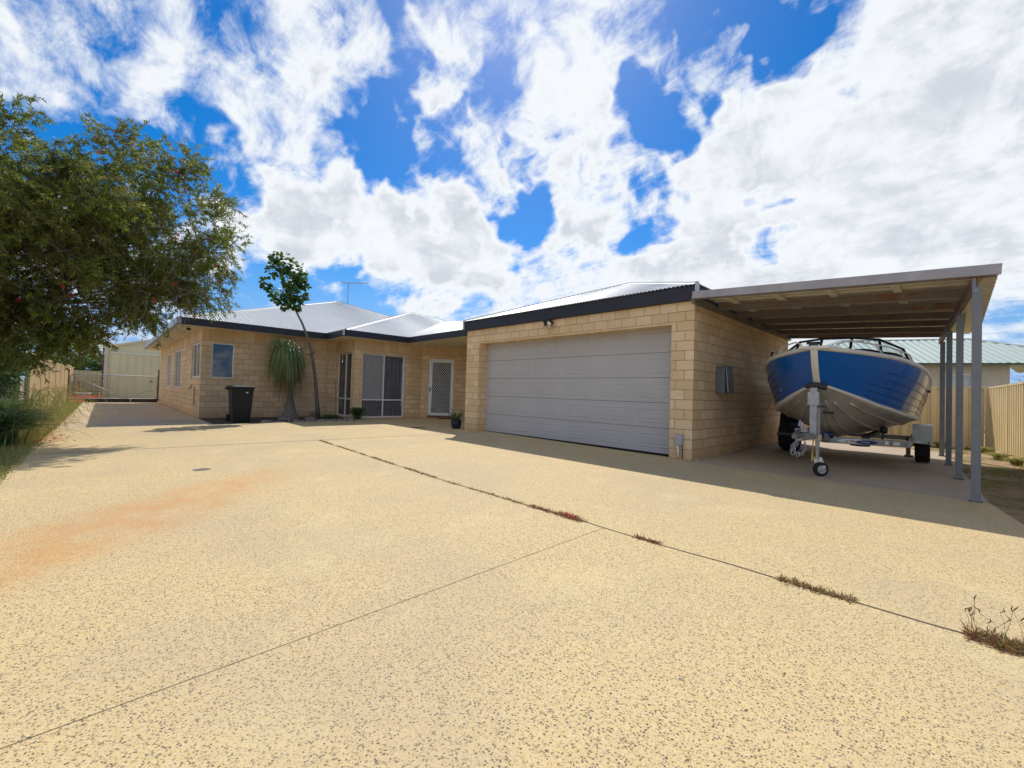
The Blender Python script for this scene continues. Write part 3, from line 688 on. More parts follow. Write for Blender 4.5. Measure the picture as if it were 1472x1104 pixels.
for y in (6.97, 8.90, 10.80, 12.57):
    x = xs(y) + .02; b = MB(); b.box(x - .038, x + .038, y - .038, y + .038, -.004, 2.37); b.box(x - .038, x - .01, y - .038, y + .038, 2.37, 2.47)
    p = b.build('post', MAT['postm'], cp, bevel=.006)
    k = MB(); k.box(x - .055, x + .055, y - .05, y + .05, -.004, .006); k.build('base_plate', MAT['brown'], p)
    k = MB(); k.lathe([(0, 0), (.012, 0), (.012, .012), (0, .012)], (x - .01, y - .05, 2.33), 'Y', 8); k.build('bolt', MAT['galv'], p)

# cord lying along the wall and hanging up to the boat
b = MB(); L = []
for i in range(40):
    t = i / 39
    if t < .35: L.append((-3.0 + .02 * math.sin(t * 30), 7.15 + t * 4.2, .012 + .004 * math.sin(t * 40)))
    else:
        q = (t - .35) / .65; L.append((-3.0 + .06 * q, 8.62 + 2.6 * q ** .8, .012 + 1.12 * q ** 1.6))
b.tube(L, .009, 6); tag(b.build('power_cord', MAT['hose'], smooth=True), 'thin cream cord rising from the floor along the shaded garage side wall', 'cord')

# ------------------------------------------------------------------ fences
def fence(label, A, B, h, m, bay=2.37, group='steel panel fences', cat='fence'):
    A = Vector((*A, 0)); B = Vector((*B, 0)); L = (B - A).length; d = (B - A) / L; s = Vector((-d.y, d.x, 0))
    r = thing('steel_fence', label, cat, A, group); n = max(1, round(L / bay)); w = L / n
    prof = [(0, 0), (.085, 0), (.10, .042), (.155, .042), (.17, 0), (.19, 0)]
    for i in range(n):
        p = MB(); u = i * w + .03; pts = []
        while u < (i + 1) * w - .03:
            for a, b_ in prof[:-1]:
                if u + a < (i + 1) * w - .03: pts.append((u + a, b_))
            u += .19
        rows = [[tuple(A + d * a + s * (b_ - .016) + Vector((0, 0, z))) for a, b_ in pts] for z in (-.02, h - .02)]
        p.grid(rows); pa = p.build('panel', m, r)
        k = MB(); k.beam(A + d * (i * w + .03) + Vector((0, 0, h - .015)), A + d * ((i + 1) * w - .03) + Vector((0, 0, h - .015)), .045, .04); k.build('rail', m, pa); k = MB(); k.beam(A + d * (i * w + .03) + Vector((0, 0, .0)), A + d * ((i + 1) * w - .03) + Vector((0, 0, .0)), .045, .05); k.build('rail', m, pa)
    for i in range(n + 1):
        k = MB(); c = A + d * i * w; k.beam(c + Vector((0, 0, -.03)), c + Vector((0, 0, h + .01)), .055, .06, up=s); k.build('post', m, r)
    return r
fence('sandy steel fence running beside the side driveway, up to the gate', (-14.2, -1.2), (-28.4, -1.22), 1.62, MAT['cream_fence'])
fence('shaded return of the left fence behind the strappy green plants', (-14.2, -6.4), (-14.2, -1.23), 1.6, simple('shade_darkened_steel', (.30, .30, .24), .6))  # steel colour darkened to carry the shade on this face
fence('left boundary fence beyond the gate, beside the bench', (-28.7, -1.24), (-35.6, -1.3), 1.75, MAT['cream_fence'])
fence('yellowish steel fence at the back left, between green tree and shed', (-35.7, -1.4), (-35.7, -.1), 1.6, MAT['shed'])
fence('cream steel fence across the back, behind the boat', (-7.6, 16.0), (.55, 16.0), 1.53, MAT['cream_metal'])
fence('sunlit cream steel fence on the right boundary beyond the posts', (.60, 15.95), (1.55, 5.2), 1.53, MAT['cream_metal'])

# ------------------------------------------------------------------ gate
gx = -28.5
gt = thing('farm_gate', 'galvanised mesh farm gate with diagonal braces and a black rubber skirt, closing the side driveway', 'gate', (gx, .4, 0))
def arc(c, r, a0, a1, n=6): return [(gx, c[0] + r * math.cos(a0 + (a1 - a0) * i / n), c[1] + r * math.sin(a0 + (a1 - a0) * i / n)) for i in range(n + 1)]
b = MB(); r = .14; y0, y1, z0, z1 = -1.12, 2.0, .18, 1.32
pts = [(gx, 1.9, z0)] + arc((y0 + r, z0 + r), r, R_(270), R_(180)) + arc((y0 + r, z1 - r), r, R_(180), R_(90)) + [(gx, y1, z1), (gx, y1, z0), (gx, 1.8, z0)]
b.tube(pts, .02, 8); b.build('frame', MAT['galv'], gt, smooth=True)
for q in (((gx, y0 + .06, z1 - .06), (gx, .80, z0)), ((gx, .82, z0), (gx, y1, .78))):
    b = MB(); b.tube(q, .017, 8); b.build('brace', MAT['galv'], gt, smooth=True)
b = MB(); y = y0 + .1
while y < y1: b.beam((gx + .012, y, z0), (gx + .012, y, z1), .005, .005); y += .105
for i in range(11): z = z0 + .05 + i * .105; b.beam((gx + .014, y0, z), (gx + .014, y1, z), .005, .005)
b.build('wire_mesh', MAT['galv'], gt)
b = MB(); b.box(gx - .01, gx + .01, -.6, 2.02, .0, .165); b.build('rubber_skirt', MAT['black'], gt)
b = MB(); b.tube([(gx + .03, 1.0, .22), (gx + .03, 1.0, .02)], .01, 8); b.build('drop_bolt', MAT['white'], gt)
b = MB(); b.box(gx - .03, gx + .03, 2.015, 2.07, 0, 1.68); b.build('hinge_post', MAT['brown'], gt)
b = MB(); b.box(gx - .03, gx + .03, -1.2, -1.15, 0, 1.55); b.build('latch_post', MAT['brown'], gt)

# ------------------------------------------------------------------ shed
sh = thing('garden_shed', 'large cream steel shed with a gabled front behind the farm gate', 'shed', (-34.3, 4, 0))
def ribbed(mb, A, B, zt, step=.2, out=.02):
    A = Vector((*A, 0)); B = Vector((*B, 0)); L = (B - A).length; d = (B - A) / L; s = Vector((d.y, -d.x, 0)) * out; u = 0; P = []
    while u <= L:
        for a, o in ((0, 0), (.12 * step / .2, 0), (.14 * step / .2, 1), (.18 * step / .2, 1)):
            if u + a <= L: P.append((u + a, o))
        u += step
    P.append((L, 0)); mb.grid([[tuple(A + d * a + s * o) for a, o in P], [tuple(A + d * a + s * o + Vector((0, 0, zt(a)))) for a, o in P]])
b = MB(); gz = lambda y: 3.03 + .29 * min(y, 8.2 - y); ribbed(b, (-34.3, 0), (-34.3, 8.2), gz, .35, .015); ribbed(b, (-41, 0), (-34.3, 0), lambda a: 3.03, .35); b.build('wall', MAT['shed'], sh)
b = MB()
b.quad([(-34.2, -.1, 3.03), (-34.2, 4.1, 4.25), (-41, 4.1, 4.25), (-41, -.1, 3.03)]); b.quad([(-34.2, 8.3, 3.03), (-34.2, 4.1, 4.25), (-41, 4.1, 4.25), (-41, 8.3, 3.03)])
b.beam((-34.22, -.1, 3.0), (-34.22, 4.1, 4.22), .05, .12); b.beam((-34.22, 4.1, 4.22), (-34.22, 8.3, 3.0), .05, .12); b.build('roof', MAT['shed'], sh)
b = MB(); b.box(-34.28, -34.20, .28, 5.2, 0.02, 2.66); do = b.build('sliding_door', MAT['shed'], sh)
k = MB(); y = .6
while y < 5.1: k.box(-34.199, -34.165, y, y + .035, .02, 2.66); y += .36
k.build('door_rib', MAT['shed'], do)
k = MB(); k.box(-34.19, -34.15, 2.05, 2.16, 1.05, 1.12); k.build('handle', MAT['brown'], do)
b = MB(); b.box(-34.28, -34.16, .25, 6.5, 2.665, 2.76); b.build('door_track', simple('pale_trim', (.80, .77, .60), .5), sh)
b = MB(); b.box(-34.29, -34.24, -.02, .14, 0, 3.0); b.build('corner_trim', simple('pale_pink_trim', (.72, .62, .48), .6), sh)
b = MB(); b.box(-34.31, -34.22, -.09, -.03, 0, 3.08); b.build('downpipe', MAT['brown'], sh)

# things behind the gate
t = thing('timber_bench', 'weathered timber workbench standing against the fence behind the gate', 'workbench', (-32.9, -.6, 0))
b = MB(); b.box(-33.25, -32.6, -1.08, .0, .93, .98); b.build('bench_top', MAT['wood'], t)
for x in (-33.2, -32.7):
    for y in (-1.0, -.12): b = MB(); b.box(x, x + .07, y, y + .07, 0, .93); b.build('leg', MAT['wood'], t)
b = MB(); b.box(-33.2, -32.65, -1.0, -.06, .42, .46); b.build('shelf', MAT['wood'], t)
b = MB(); b.box(-30.9, -30.5, -.98, -.46, .02, .36); b.v = [(x, -.72 + (y + .72) * (1 if z > .2 else .85), z) for x, y, z in b.v]
o = b.build('storage_tub', simple('purple_plastic', (.25, .20, .50), .45), bevel=.02); tag(o, 'purple plastic storage tub with a white lid behind the gate', 'storage tub')
k = MB(); k.box(-30.93, -30.47, -1.02, -.42, .362, .40); k.build('lid', MAT['white'], o, bevel=.012)
b = MB(); b.lathe([(0, .0), (.16, .0), (.17, .06), (.15, .07), (.13, .02), (0, .02)], (-30.2, -.25, 0), n=20); tag(b.build('shallow_bowl', MAT['white'], smooth=True), 'shallow white bowl on the ground beside the purple tub', 'bowl')

# ------------------------------------------------------------------ neighbour's house beyond the back fence
ng = thing('neighbour_house', 'neighbouring house with a pale green ribbed hip roof, seen over the back fence', 'house', (-1.8, 27, 0))
e = Vector((.917, .400, 0)).normalized(); n_ = Vector((-e.y, e.x, 0)); o0 = Vector((-6.0, 25.16, 0))
def N(u, v, z): return o0 + e * u + n_ * v + Vector((0, 0, z))
b = MB(); Lw = 8.62; ribbed(b, N(.3, .55, 0)[:2], N(Lw, .55, 0)[:2], lambda a: 2.95, .34, .012); b.quad([N(Lw, .55, 0), N(Lw, 8, 0), N(Lw, 8, 2.95), N(Lw, .55, 2.95)]); b.quad([N(.3, .55, 0), N(.3, 8, 0), N(.3, 8, 2.95), N(.3, .55, 2.95)])
b.build('wall', simple('beige_cladding', (.56, .50, .39), .7, var=.06), ng)
b = MB(); Wn, Dn, kk = 13.0, 7.6, .40; z0n = 3.0
roofplane(b, N(-.5, 0, 0)[:2], e[:2], n_[:2], Wn, lambda u: min(u, Wn - u, Dn / 2), z0n, kk, step=.05, amp=.016, per=.30)
roofplane(b, N(Wn - .5, 0, 0)[:2], n_[:2], (-e)[:2], Dn, lambda u: min(u, Dn - u), z0n, kk, step=.05, amp=.016, per=.30)
roofplane(b, N(-.5, Dn, 0)[:2], (-n_)[:2], e[:2], Dn, lambda u: min(u, Dn - u), z0n, kk, step=.1, amp=.016, per=.30)
rn = b.build('roof', MAT['green_roof'], ng, uv=True)
b = MB(); h_ = Dn / 2
for a_, c_ in (((-.5, 0, z0n), (-.5 + h_, h_, z0n + h_ * kk)), ((Wn - .5, 0, z0n), (Wn - .5 - h_, h_, z0n + h_ * kk)), ((-.5 + h_, h_, z0n + h_ * kk), (Wn - .5 - h_, h_, z0n + h_ * kk))): cap(b, N(*a_), N(*c_), .3)
b.build('ridge_cap', MAT['green_roof'], rn, uv=True)
b = MB(); b.beam(N(-.5, .05, z0n - .06), N(Wn - .5, .05, z0n - .06), .06, .1); b.build('eave_trim', simple('dark_green_trim', (.10, .13, .10), .6), ng)
b = MB(); p = [N(u, .53, z) for u, z in ((6.3, 1.55), (7.3, 1.55), (7.3, 2.45), (6.3, 2.45))]; b.quad(p); b.build('roller_shutter', simple('grey_shutter', (.50, .51, .52), .6), ng)
b = MB()
for u0, u1, z0_, z1_ in ((6.25, 6.3, 1.5, 2.5), (7.3, 7.35, 1.5, 2.5), (6.3, 7.3, 1.5, 1.55), (6.3, 7.3, 2.45, 2.5)): b.beam(N(u0, .50, (z0_ + z1_) / 2), N(u1, .50, (z0_ + z1_) / 2), .06, z1_ - z0_)
b.build('shutter_frame', MAT['white'], ng)

# ------------------------------------------------------------------ wheelie bin
bn = thing('wheelie_bin', 'dark green two-wheeled rubbish bin standing against the block wall under the window', 'bin', (-14.15, 2.70, 0))
def rrect(cx, cy, hx, hy, r, z, n=4):
    P = []
    for (sx, sy, a0) in ((1, 1, 0), (-1, 1, 90), (-1, -1, 180), (1, -1, 270)):
        for i in range(n + 1):
            a = R_(a0 + 90 * i / n); P.append((cx + sx * (hx - r) + r * math.cos(a), cy + sy * (hy - r) + r * math.sin(a), z))
    return P
b = MB(); bx, by = -14.05, 2.82
b.grid([rrect(bx, by, .24 + .05 * t, .215 + .05 * t, .045, z) for z, t in ((.03, 0), (.06, .02), (.5, .5), (.86, .93), (.90, 1), (.905, 1.25), (.965, 1.28))], close=True); b.quad(rrect(bx, by, .25, .225, .045, .03))
b.build('body', MAT['bin'], bn, smooth=False, bevel=.004)
b = MB(); b.grid([rrect(bx, by, hx, hy, .05, z) for hx, hy, z in ((.325, .30, .955), (.33, .305, .975), (.325, .30, .99), (.24, .22, 1.03), (.02, .02, 1.04))], close=True); b.tube([(bx + .0, by - .25, .955), (bx, by - .33, .96), (bx, by - .33, .90)], .016, 8); b.build('lid', MAT['bin'], bn)
for sy in (-1, 1):
    b = MB(); b.tube([(bx - .30, by + sy * .30, .93), (bx - .12, by + sy * .325, .93)], .03, 8); b.build('side_grip', MAT['bin'], bn)
    b = MB(); b.lathe([(0, -.03), (.09, -.03), (.10, -.02), (.10, .02), (.09, .03), (0, .03)], (bx - .24, by + sy * .255, .10), 'Y', 20); b.build('wheel', MAT['rubber'], bn)
b = MB(); b.quad([(bx + .306, by + .06, .84), (bx + .306, by + .12, .855), (bx + .304, by + .12, .815), (bx + .304, by + .07, .80)]); b.build('worn_sticker', simple('worn_sticker_white', (.55, .58, .55), .6), bn)
# ------------------------------------------------------------------ boat on its trailer (local axes: x across, y aft, z up)
BO = Vector((-1.36, 6.86, 0)); YAW = .03
def lerp(a, b, t): return a + (b - a) * t
def interp(x, xs_, ys_): return float(np.interp(x, xs_, ys_))
Lb = 5.3
def half(s): return 1.12 * (1 - (1 - min(s, 2.9) / 2.9) ** 2.25) - .05 * max(0, s - 3.2) / 2
def sheer(s): return interp(s, [0, .6, 1.2, 1.8, 2.4, 3.2, 4.2, 5.3], [1.765, 1.735, 1.70, 1.63, 1.53, 1.41, 1.31, 1.25])
def chine_z(s): return interp(s, [.35, .8, 1.3, 2.0, 2.8, 5.3], [1.30, 1.17, 1.03, .90, .82, .76])
def keel_z(s): return interp(s, [.35, .55, .75, .95, 1.25, 1.7, 2.4, 5.3], [1.28, 1.14, .98, .82, .63, .51, .45, .44])
def chine_h(s): return max(0.0, .99 * (1 - (1 - min(max(s - .36, 0), 2.6) / 2.6) ** 1.9))
def G_(u): s = u ** 1.25 * Lb; return Vector((half(s) + .012, s, sheer(s)))
def C_(u): s = .36 + u ** 1.25 * (Lb - .36); return Vector((chine_h(s) + .010, s, chine_z(s)))
def K_(u): s = .37 + u ** 1.25 * (Lb - .37); return Vector((0.0, s, keel_z(s)))
def side(u, v, off=0):      # v 0 gunwale, 1 chine; slight flare
    a, b = G_(u), C_(u); p = a.lerp(b, v); bul = .045 * math.sin(math.pi * v) * min(1, u * 5)
    p.x += bul * (.5 - v) + off; return p
def bott(u, v, off=0):
    a, b = C_(u), K_(u); p = a.lerp(b, v); p.z -= .035 * math.sin(math.pi * v) + off; return p
def mir(p, s): return (p.x * s, p.y, p.z)
boat = thing('motor_boat', 'blue aluminium motor boat with white gunwale and black framed windscreen, bow forward on a trailer', 'boat', BO); boat.rotation_euler = (0, .022, YAW)
def bbuild(mb, name, m, parent=None, **k):
    p = parent or boat; mb.v = [(v[0] + BO.x, v[1] + BO.y, v[2]) for v in mb.v]; return mb.build(name, m, p, **k)
m_, t_, b_ = mat('boat_blue_paint'); tc = t_.new('ShaderNodeTexCoord').outputs['Object']; sp_ = t_.new('ShaderNodeSeparateXYZ'); t_.put(sp_.inputs[0], tc)
edge = t_.math('ADD', sp_.outputs[1], t_.math('MULTIPLY', sp_.outputs[2], -.10))
kk_ = t_.mr(edge, 1.74, 1.82)
t_.put(b_.inputs['Base Color'], t_.mix(kk_, (.006, .12, .46, 1), t_.mix(t_.mr(t_.noise(tc, 5, 4), .45, .6), (.50, .50, .53, 1), (.38, .38, .42, 1))))
b_.inputs['Roughness'].default_value = .13; b_.inputs['Coat Weight'].default_value = .6; b_.inputs['Coat Roughness'].default_value = .04
t_.put(b_.inputs['Normal'], t_.bump(t_.noise(tc, 3.5, 2), .25, .01)); MAT['blue'] = m_
MAT['alum'] = simple('bare_aluminium_bottom', (.52, .49, .43), .36, .5, var=.15, vscale=4, bump=.08, bscale=10)
MAT['cream_w'] = simple('white_boat_trim', (.72, .68, .60), .4, var=.05)
NU, NV = 44, 8
us_ = [i / NU for i in range(NU + 1)]
mb = MB()
for s in (1, -1): mb.grid([[mir(side(u, j / NV), s) for j in range(NV + 1)] for u in us_])
bbuild(mb, 'hull_side', MAT['blue'], smooth=True, recalc=True)
mb = MB(); mb.grid([[mir(bott(u, j / 6), 1) for j in range(6)] + [tuple(K_(u))] + [mir(bott(u, j / 6), -1) for j in range(5, -1, -1)] for u in us_])
bt = bbuild(mb, 'hull_bottom', MAT['alum'], smooth=True, recalc=True)
mb = MB(); mb.quad([mir(side(1, 0), 1), mir(side(1, 1), 1), tuple(K_(1)), mir(side(1, 1), -1), mir(side(1, 0), -1)]); bbuild(mb, 'transom', MAT['cream_w'])
# pressed strakes down the sides, bottom strakes, chine stripe, stem band
for s in (1, -1):
    for v in (.30, .45, .60, .75, .88):
        mb = MB(); u0 = .27 if v < .5 else .21; mb.tube([mir(side(u, v, .004), s) for u in np.linspace(u0, .99, 26)], .0040, 5); bbuild(mb, 'pressed_rib', simple('rib_dark_blue', (.004, .035, .16), .3) if s > 0 and v == .30 else bpy.data.materials['rib_dark_blue'] if 'rib_dark_blue' in bpy.data.materials else MAT['blue'])
    for v, u0 in ((.72, .10), (.45, .13), (.2, .18)):
        mb = MB(); mb.tube([mir(bott(u, v, .008), s) for u in np.linspace(u0, .99, 30)], .016, 6); bbuild(mb, 'bottom_strake', MAT['alum'], bt, smooth=True)
    mb = MB(); rows = []
    for u in np.linspace(0, 1, 50):
        a = side(u, .955, .010); c = C_(u) + Vector((.012, 0, -.012)); rows.append([mir(side(u, .955, -.01), s), mir(a, s), mir(c, s), mir(bott(u, .06, -.002), s)])
    mb.grid(rows); bbuild(mb, 'chine_stripe', MAT['cream_w'], recalc=True)
    mb = MB(); mb.tube([mir(G_(u) + Vector((-.012, 0, .012)), s) for u in np.linspace(0, 1, 50)], .034, 8); bbuild(mb, 'gunwale', MAT['cream_w'], smooth=True)
mb = MB(); st = [Vector((0, -.012, 1.80)), Vector((0, .045, 1.66)), Vector((0, .13, 1.52)), Vector((0, .23, 1.40)), Vector((0, .325, 1.29))]
mb.grid([[(w * .040, p.y + .02 * abs(w), p.z) for w in (-1, 0, 1)] for p in st]); bbuild(mb, 'stem_band', MAT['cream_w'], bevel=0)
mb = MB(); mb.tube([K_(u) + Vector((0, -.006, -.008)) for u in np.linspace(0, .99, 50)], .014, 6); bbuild(mb, 'keel_strip', MAT['alum'], bt, smooth=True)
# deck, cabin top, seats
mb = MB(); rows = []
for u in np.linspace(0, .60, 22):
    g = G_(u); w = max(.01, g.x - .02); cr = .05 * min(1, w); rows.append([(x * w, g.y + .01, g.z + .018 + cr * (1 - x * x)) for x in np.linspace(-1, 1, 9)])
mb.grid(rows); bbuild(mb, 'fore_deck', MAT['cream_w'], smooth=True)
mb = MB(); mb.box(-.17, .17, .02, .34, 1.765, 1.80); bbuild(mb, 'anchor_platform', MAT['cream_w'], bevel=.012)
mb = MB(); mb.box(-.055, .035, -.01, .12, 1.802, 1.85); mb.tube([(-.09, .05, 1.84), (.07, .05, 1.84)], .02, 8); bbuild(mb, 'bow_roller', MAT['black'], bevel=.006)
mb = MB(); mb.box(-.70, .78, 2.1, 3.0, 1.5, 1.78); bbuild(mb, 'seat_cover', simple('navy_seat_vinyl', (.01, .012, .07), .5), bevel=.04)
# windscreen: two front panes either side of a walk-through, wrapped wings
MAT['wframe'] = simple('black_windscreen_frame', (.012, .012, .014), .3)
yb = 1.62; base = [(-1.04, 2.95, 1.50), (-.90, 2.15, 1.66), (-.60, 1.72, 1.745), (-.20, yb, 1.77), (.20, yb, 1.77), (.60, 1.72, 1.745), (.90, 2.15, 1.66), (1.04, 2.95, 1.50)]
top = [(-.97, 3.0, 1.56), (-.80, 2.45, 1.96), (-.53, 2.02, 2.08), (-.20, 1.92, 2.11), (.20, 1.92, 2.11), (.53, 2.02, 2.08), (.80, 2.45, 1.96), (.97, 3.0, 1.56)]
base = [Vector(p) for p in base]; top = [Vector(p) for p in top]
ws = MB(); ws.tube(base, .012, 6); ws.tube(top, .019, 8)
wsf = bbuild(ws, 'windscreen_frame', MAT['wframe'], smooth=True)
for i in (2, 3, 4, 5):
    mb = MB(); mb.beam(base[i], top[i], .035, .03, up=(0, 1, 0)); bbuild(mb, 'mullion', MAT['wframe'], wsf)
for i in range(7):
    mb = MB(); mb.quad([base[i], base[i + 1], top[i + 1], top[i]]); bbuild(mb, 'pane', MAT['glass'], wsf)
# grab rails, cleats, rod holder, folded canopy
for s in (1, -1):
    pr = []
    for u in np.linspace(.10, .47, 14):
        g = G_(u); pr.append(((g.x - .10) * s, g.y + .03, g.z + .03 + .145 * math.sin(min(1, (u - .10) / .06) * math.pi / 2) * (1 if u < .42 else max(0, (.47 - u) / .05))))
    mb = MB(); mb.tube(pr, .011, 8); rl = bbuild(mb, 'bow_rail', MAT['cream_w'], smooth=True)
    for u, u2 in ((.25, .28), (.36, .38)):
        g, g2 = G_(u2), G_(u); mb = MB(); mb.tube([((g.x - .08) * s, g.y, g.z + .02), ((g2.x - .10) * s, g2.y + .03, g2.z + .17)], .011, 6); bbuild(mb, 'rail_post', MAT['cream_w'], rl, smooth=True)
    g = G_(.475); mb = MB(); mb.lathe([(0, -.03), (.03, -.02), (.036, 0), (.03, .02), (0, .03)], ((g.x - .09) * s, g.y + .02, g.z + .07), 'Y', 10); bbuild(mb, 'rod_holder', MAT['black'], smooth=True)
mb = MB(); g = G_(.40); mb.tube([(-g.x + .10, g.y, g.z + .02), (-g.x + .10, g.y, g.z + .24)], .024, 10); bbuild(mb, 'light_pole', MAT['black'])
mb = MB()
rows = []
for i in range(13):
    a = math.pi * i / 12; rows.append([(-.96 * math.cos(a), y, 1.46 + .56 * math.sin(a) ** .6 + dz + .01 * math.sin(i * 3)) for y, dz in ((3.30, 0), (3.34, .05), (3.46, .06), (3.55, 0), (3.42, -.05))])
mb.grid(rows, close=True); bbuild(mb, 'folded_canopy', simple('black_canvas', (.015, .015, .018), .9), smooth=True)
for s in (1, -1):
    mb = MB(); mb.tube([(1.0 * s, 3.0, 1.42), (.93 * s, 3.4, 1.78)], .013, 6); bbuild(mb, 'canopy_strut', MAT['wframe'])
mb = MB(); g = side(.28, .72, .004); mb.lathe([(0, .0), (.016, .0), (.016, .006), (0, .006)], (-g.x, g.y, g.z), 'X', 10); bbuild(mb, 'drain_fitting', MAT['white'])
mb = MB(); mb.lathe([(0, 0), (.02, 0), (.024, .03), (0, .03)], (side(.62, .25).x, side(.62, .25).y, side(.62, .25).z), 'X', 10); bbuild(mb, 'rubber_stop', MAT['black'])
# decorative lettering-like registration stripes on the pale aft hull are too small to read; plain dark dashes as in the photo
mb = MB()
for i, (u, v) in enumerate(((.60, .33), (.63, .36), (.66, .39), (.62, .52), (.66, .55))):
    p, q, r, t = side(u, v, .012), side(u + .022, v, .012), side(u + .022, v + .10, .012), side(u, v + .10, .012); mb.quad([p, q, r, t])
bbuild(mb, 'hull_decal', simple('maroon_decal', (.10, .05, .08), .4))

# trailer
tr = thing('boat_trailer', 'galvanised boat trailer with jockey wheel and pale mudguard carrying the blue boat', 'trailer', BO); tr.rotation_euler = (0, 0, YAW)
def tb(mb, name, m, parent=None, **k): return bbuild(mb, name, m, parent or tr, **k)
zr = .46
RA, RB_ = Vector((-.02, 1.42, .455)), Vector((.94, 1.96, .440)); rd = (RB_ - RA).normalized(); rn = Vector((rd.y, -rd.x, 0)).normalized(); RL = (RB_ - RA).length
mb = MB(); mb.beam(RA, RB_, .05, .10); cb = tb(mb, 'cross_member', MAT['galv'], bevel=.004)
mb = MB(); mb.beam(RB_ + Vector((0, -.02, -.005)), (.94, 5.1, .43), .05, .09); tb(mb, 'side_rail', MAT['galv'], bevel=.004)
mb = MB(); mb.beam((-.02, 1.40, .455), (-.50, 2.6, .445), .05, .10); mb.beam((-.50, 2.6, .445), (-.80, 5.1, .43), .05, .09); tb(mb, 'side_rail', MAT['galv'], bevel=.004)
mb = MB(); mb.beam((-.03, .85, .56), (.0, 1.45, .46), .10, .10); tb(mb, 'drawbar_foot', MAT['galv'], bevel=.004)
mb = MB(); mb.beam((-.98, 4.3, .40), (.98, 4.3, .40), .06, .08); tb(mb, 'cross_member', MAT['galv'], bevel=.004)
mb = MB(); mb.beam((-1.05, 3.95, .31), (1.05, 3.95, .31), .05, .05); ax = tb(mb, 'axle', MAT['brown'])
def RP(u, z, d=0): p = RA + rd * u + rn * (.025 + d); return (p.x, p.y, RA.z + (RB_.z - RA.z) * u / RL + z)
def sticker(u0, u1, z0, z1, m, name, d=.0015, rnd=None):
    mb = MB(); cu, cz, hu, hz_ = (u0 + u1) / 2, (z0 + z1) / 2, (u1 - u0) / 2, (z1 - z0) / 2
    if rnd == 'eye': pts = [RP(cu + hu * math.cos(a), cz + hz_ * math.sin(a) * abs(math.sin(a)) ** .3, d) for a in np.linspace(0, 2 * math.pi, 28, endpoint=False)]
    else: pts = [RP(u0, z0, d), RP(u1, z0, d), RP(u1, z1, d), RP(u0, z1, d)]
    mb.quad(pts); return tb(mb, name, m, cb)
def flat(name, c): return simple(name, c, .4, var=.02)
wst = flat('sticker_white', (.72, .78, .80)); nst = flat('sticker_navy', (.02, .03, .16)); tst = flat('sticker_teal', (.20, .50, .52)); rst = flat('sticker_red', (.60, .05, .05)); kst = flat('sticker_charcoal', (.05, .05, .06))
sticker(.13, .56, -.038, .036, tst, 'maker_sticker', .0015, 'eye'); sticker(.16, .60, -.034, .032, wst, 'maker_sticker', .0030, 'eye'); sticker(.38, .69, -.040, .022, nst, 'maker_sticker', .0045, 'eye')
def text(body, size, loc, m, parent, name='lettering'):
    cu = bpy.data.curves.new(name, 'FONT'); cu.body = body; cu.size = size; cu.extrude = .0006; cu.offset = size * .012
    o = bpy.data.objects.new(name, cu); COL.objects.link(o); dg = bpy.context.evaluated_depsgraph_get(); me = bpy.data.meshes.new_from_object(o.evaluated_get(dg)); bpy.data.objects.remove(o)
    me.materials.clear(); me.materials.append(m); o = bpy.data.objects.new(name, me); COL.objects.link(o); o.parent = parent; o.location = loc; o.rotation_euler = (R_(90), 0, math.atan2(rd.y, rd.x)); return o
text('oa', .050, RP(.25, -.020, .0045), kst, cb); text('TMax', .050, RP(.305, -.020, .0045), rst, cb); text('MY TRAILER', .020, RP(.47, -.018, .006), wst, cb)
sticker(.78, .83, -.022, .026, wst, 'label_plate'); sticker(.885, .965, -.024, .022, wst, 'label_plate'); sticker(.895, .93, -.004, .004, rst, 'label_mark', .003); sticker(.845, .87, -.03, .01, flat('amber_marker', (.45, .16, .03)), 'side_marker')
mb = MB(); mb.lathe([(0, .0), (.16, .0), (.16, .03), (.05, .10), (0, .10)], (.18, 3.95, .20), 'Z', 16); tb(mb, 'hub_cone', MAT['brown'])
# wheels with mudguards
def wheel(s):
    w = MB(); x = 1.07 * s; y, r, hw = 3.95, .30, .10
    w.lathe([(.18, -hw), (.26, -hw * 1.02), (r - .015, -hw * .95), (r, -hw * .75), (r, -.03), (r - .012, -.03), (r - .012, -.015), (r, -.015), (r, .015), (r - .012, .015), (r - .012, .03), (r, .03), (r, hw * .75), (r - .015, hw * .95), (.26, hw * 1.02), (.18, hw)], (x, y, r), 'X', 36)
    t = tb(w, 'wheel', MAT['rubber']); k = MB(); k.lathe([(.185, -.09), (.16, -.05), (.06, -.02), (.05, .03), (0, .03)], (x, y, r), 'X', 20); k.lathe([(.185, .09), (.16, .05), (.06, .02), (0, .03)], (x, y, r), 'X', 20); tb(k, 'rim', MAT['galv'], t)
    g = MB(); 
    # boxy pressed guard: arched top, closed front with lip
    sec = []
    for yy, zz in ((3.52, .36), (3.53, .62), (3.62, .68), (4.28, .68), (4.37, .62), (4.38, .36)):
        sec.append([(x - .13, yy, zz), (x + .13, yy, zz)])
    g.grid(sec); g.quad([(x + .13 * s, yy, zz) for yy, zz in ((3.52, .36), (3.53, .62), (3.62, .68), (4.28, .68), (4.37, .62), (4.38, .36), (4.28, .50), (3.62, .50))])
    if s < 0: return
    tb(g, 'mudguard', simple('pale_grey_guard', (.52, .55, .52), .35, var=.05) if s > 0 else bpy.data.materials['pale_grey_guard'], bevel=.008)
wheel(1); wheel(-1)
mb = MB(); mb.box(.86, .92, 3.5, 3.6, .12, .46); mb.box(.84, .96, 3.52, 3.58, .10, .14); tb(mb, 'spring_hanger', MAT['brown'], bevel=.006)
mb = MB(); mb.box(.95, 1.05, 3.505, 3.518, .375, .40); tb(mb, 'guard_bracket', MAT['white'])
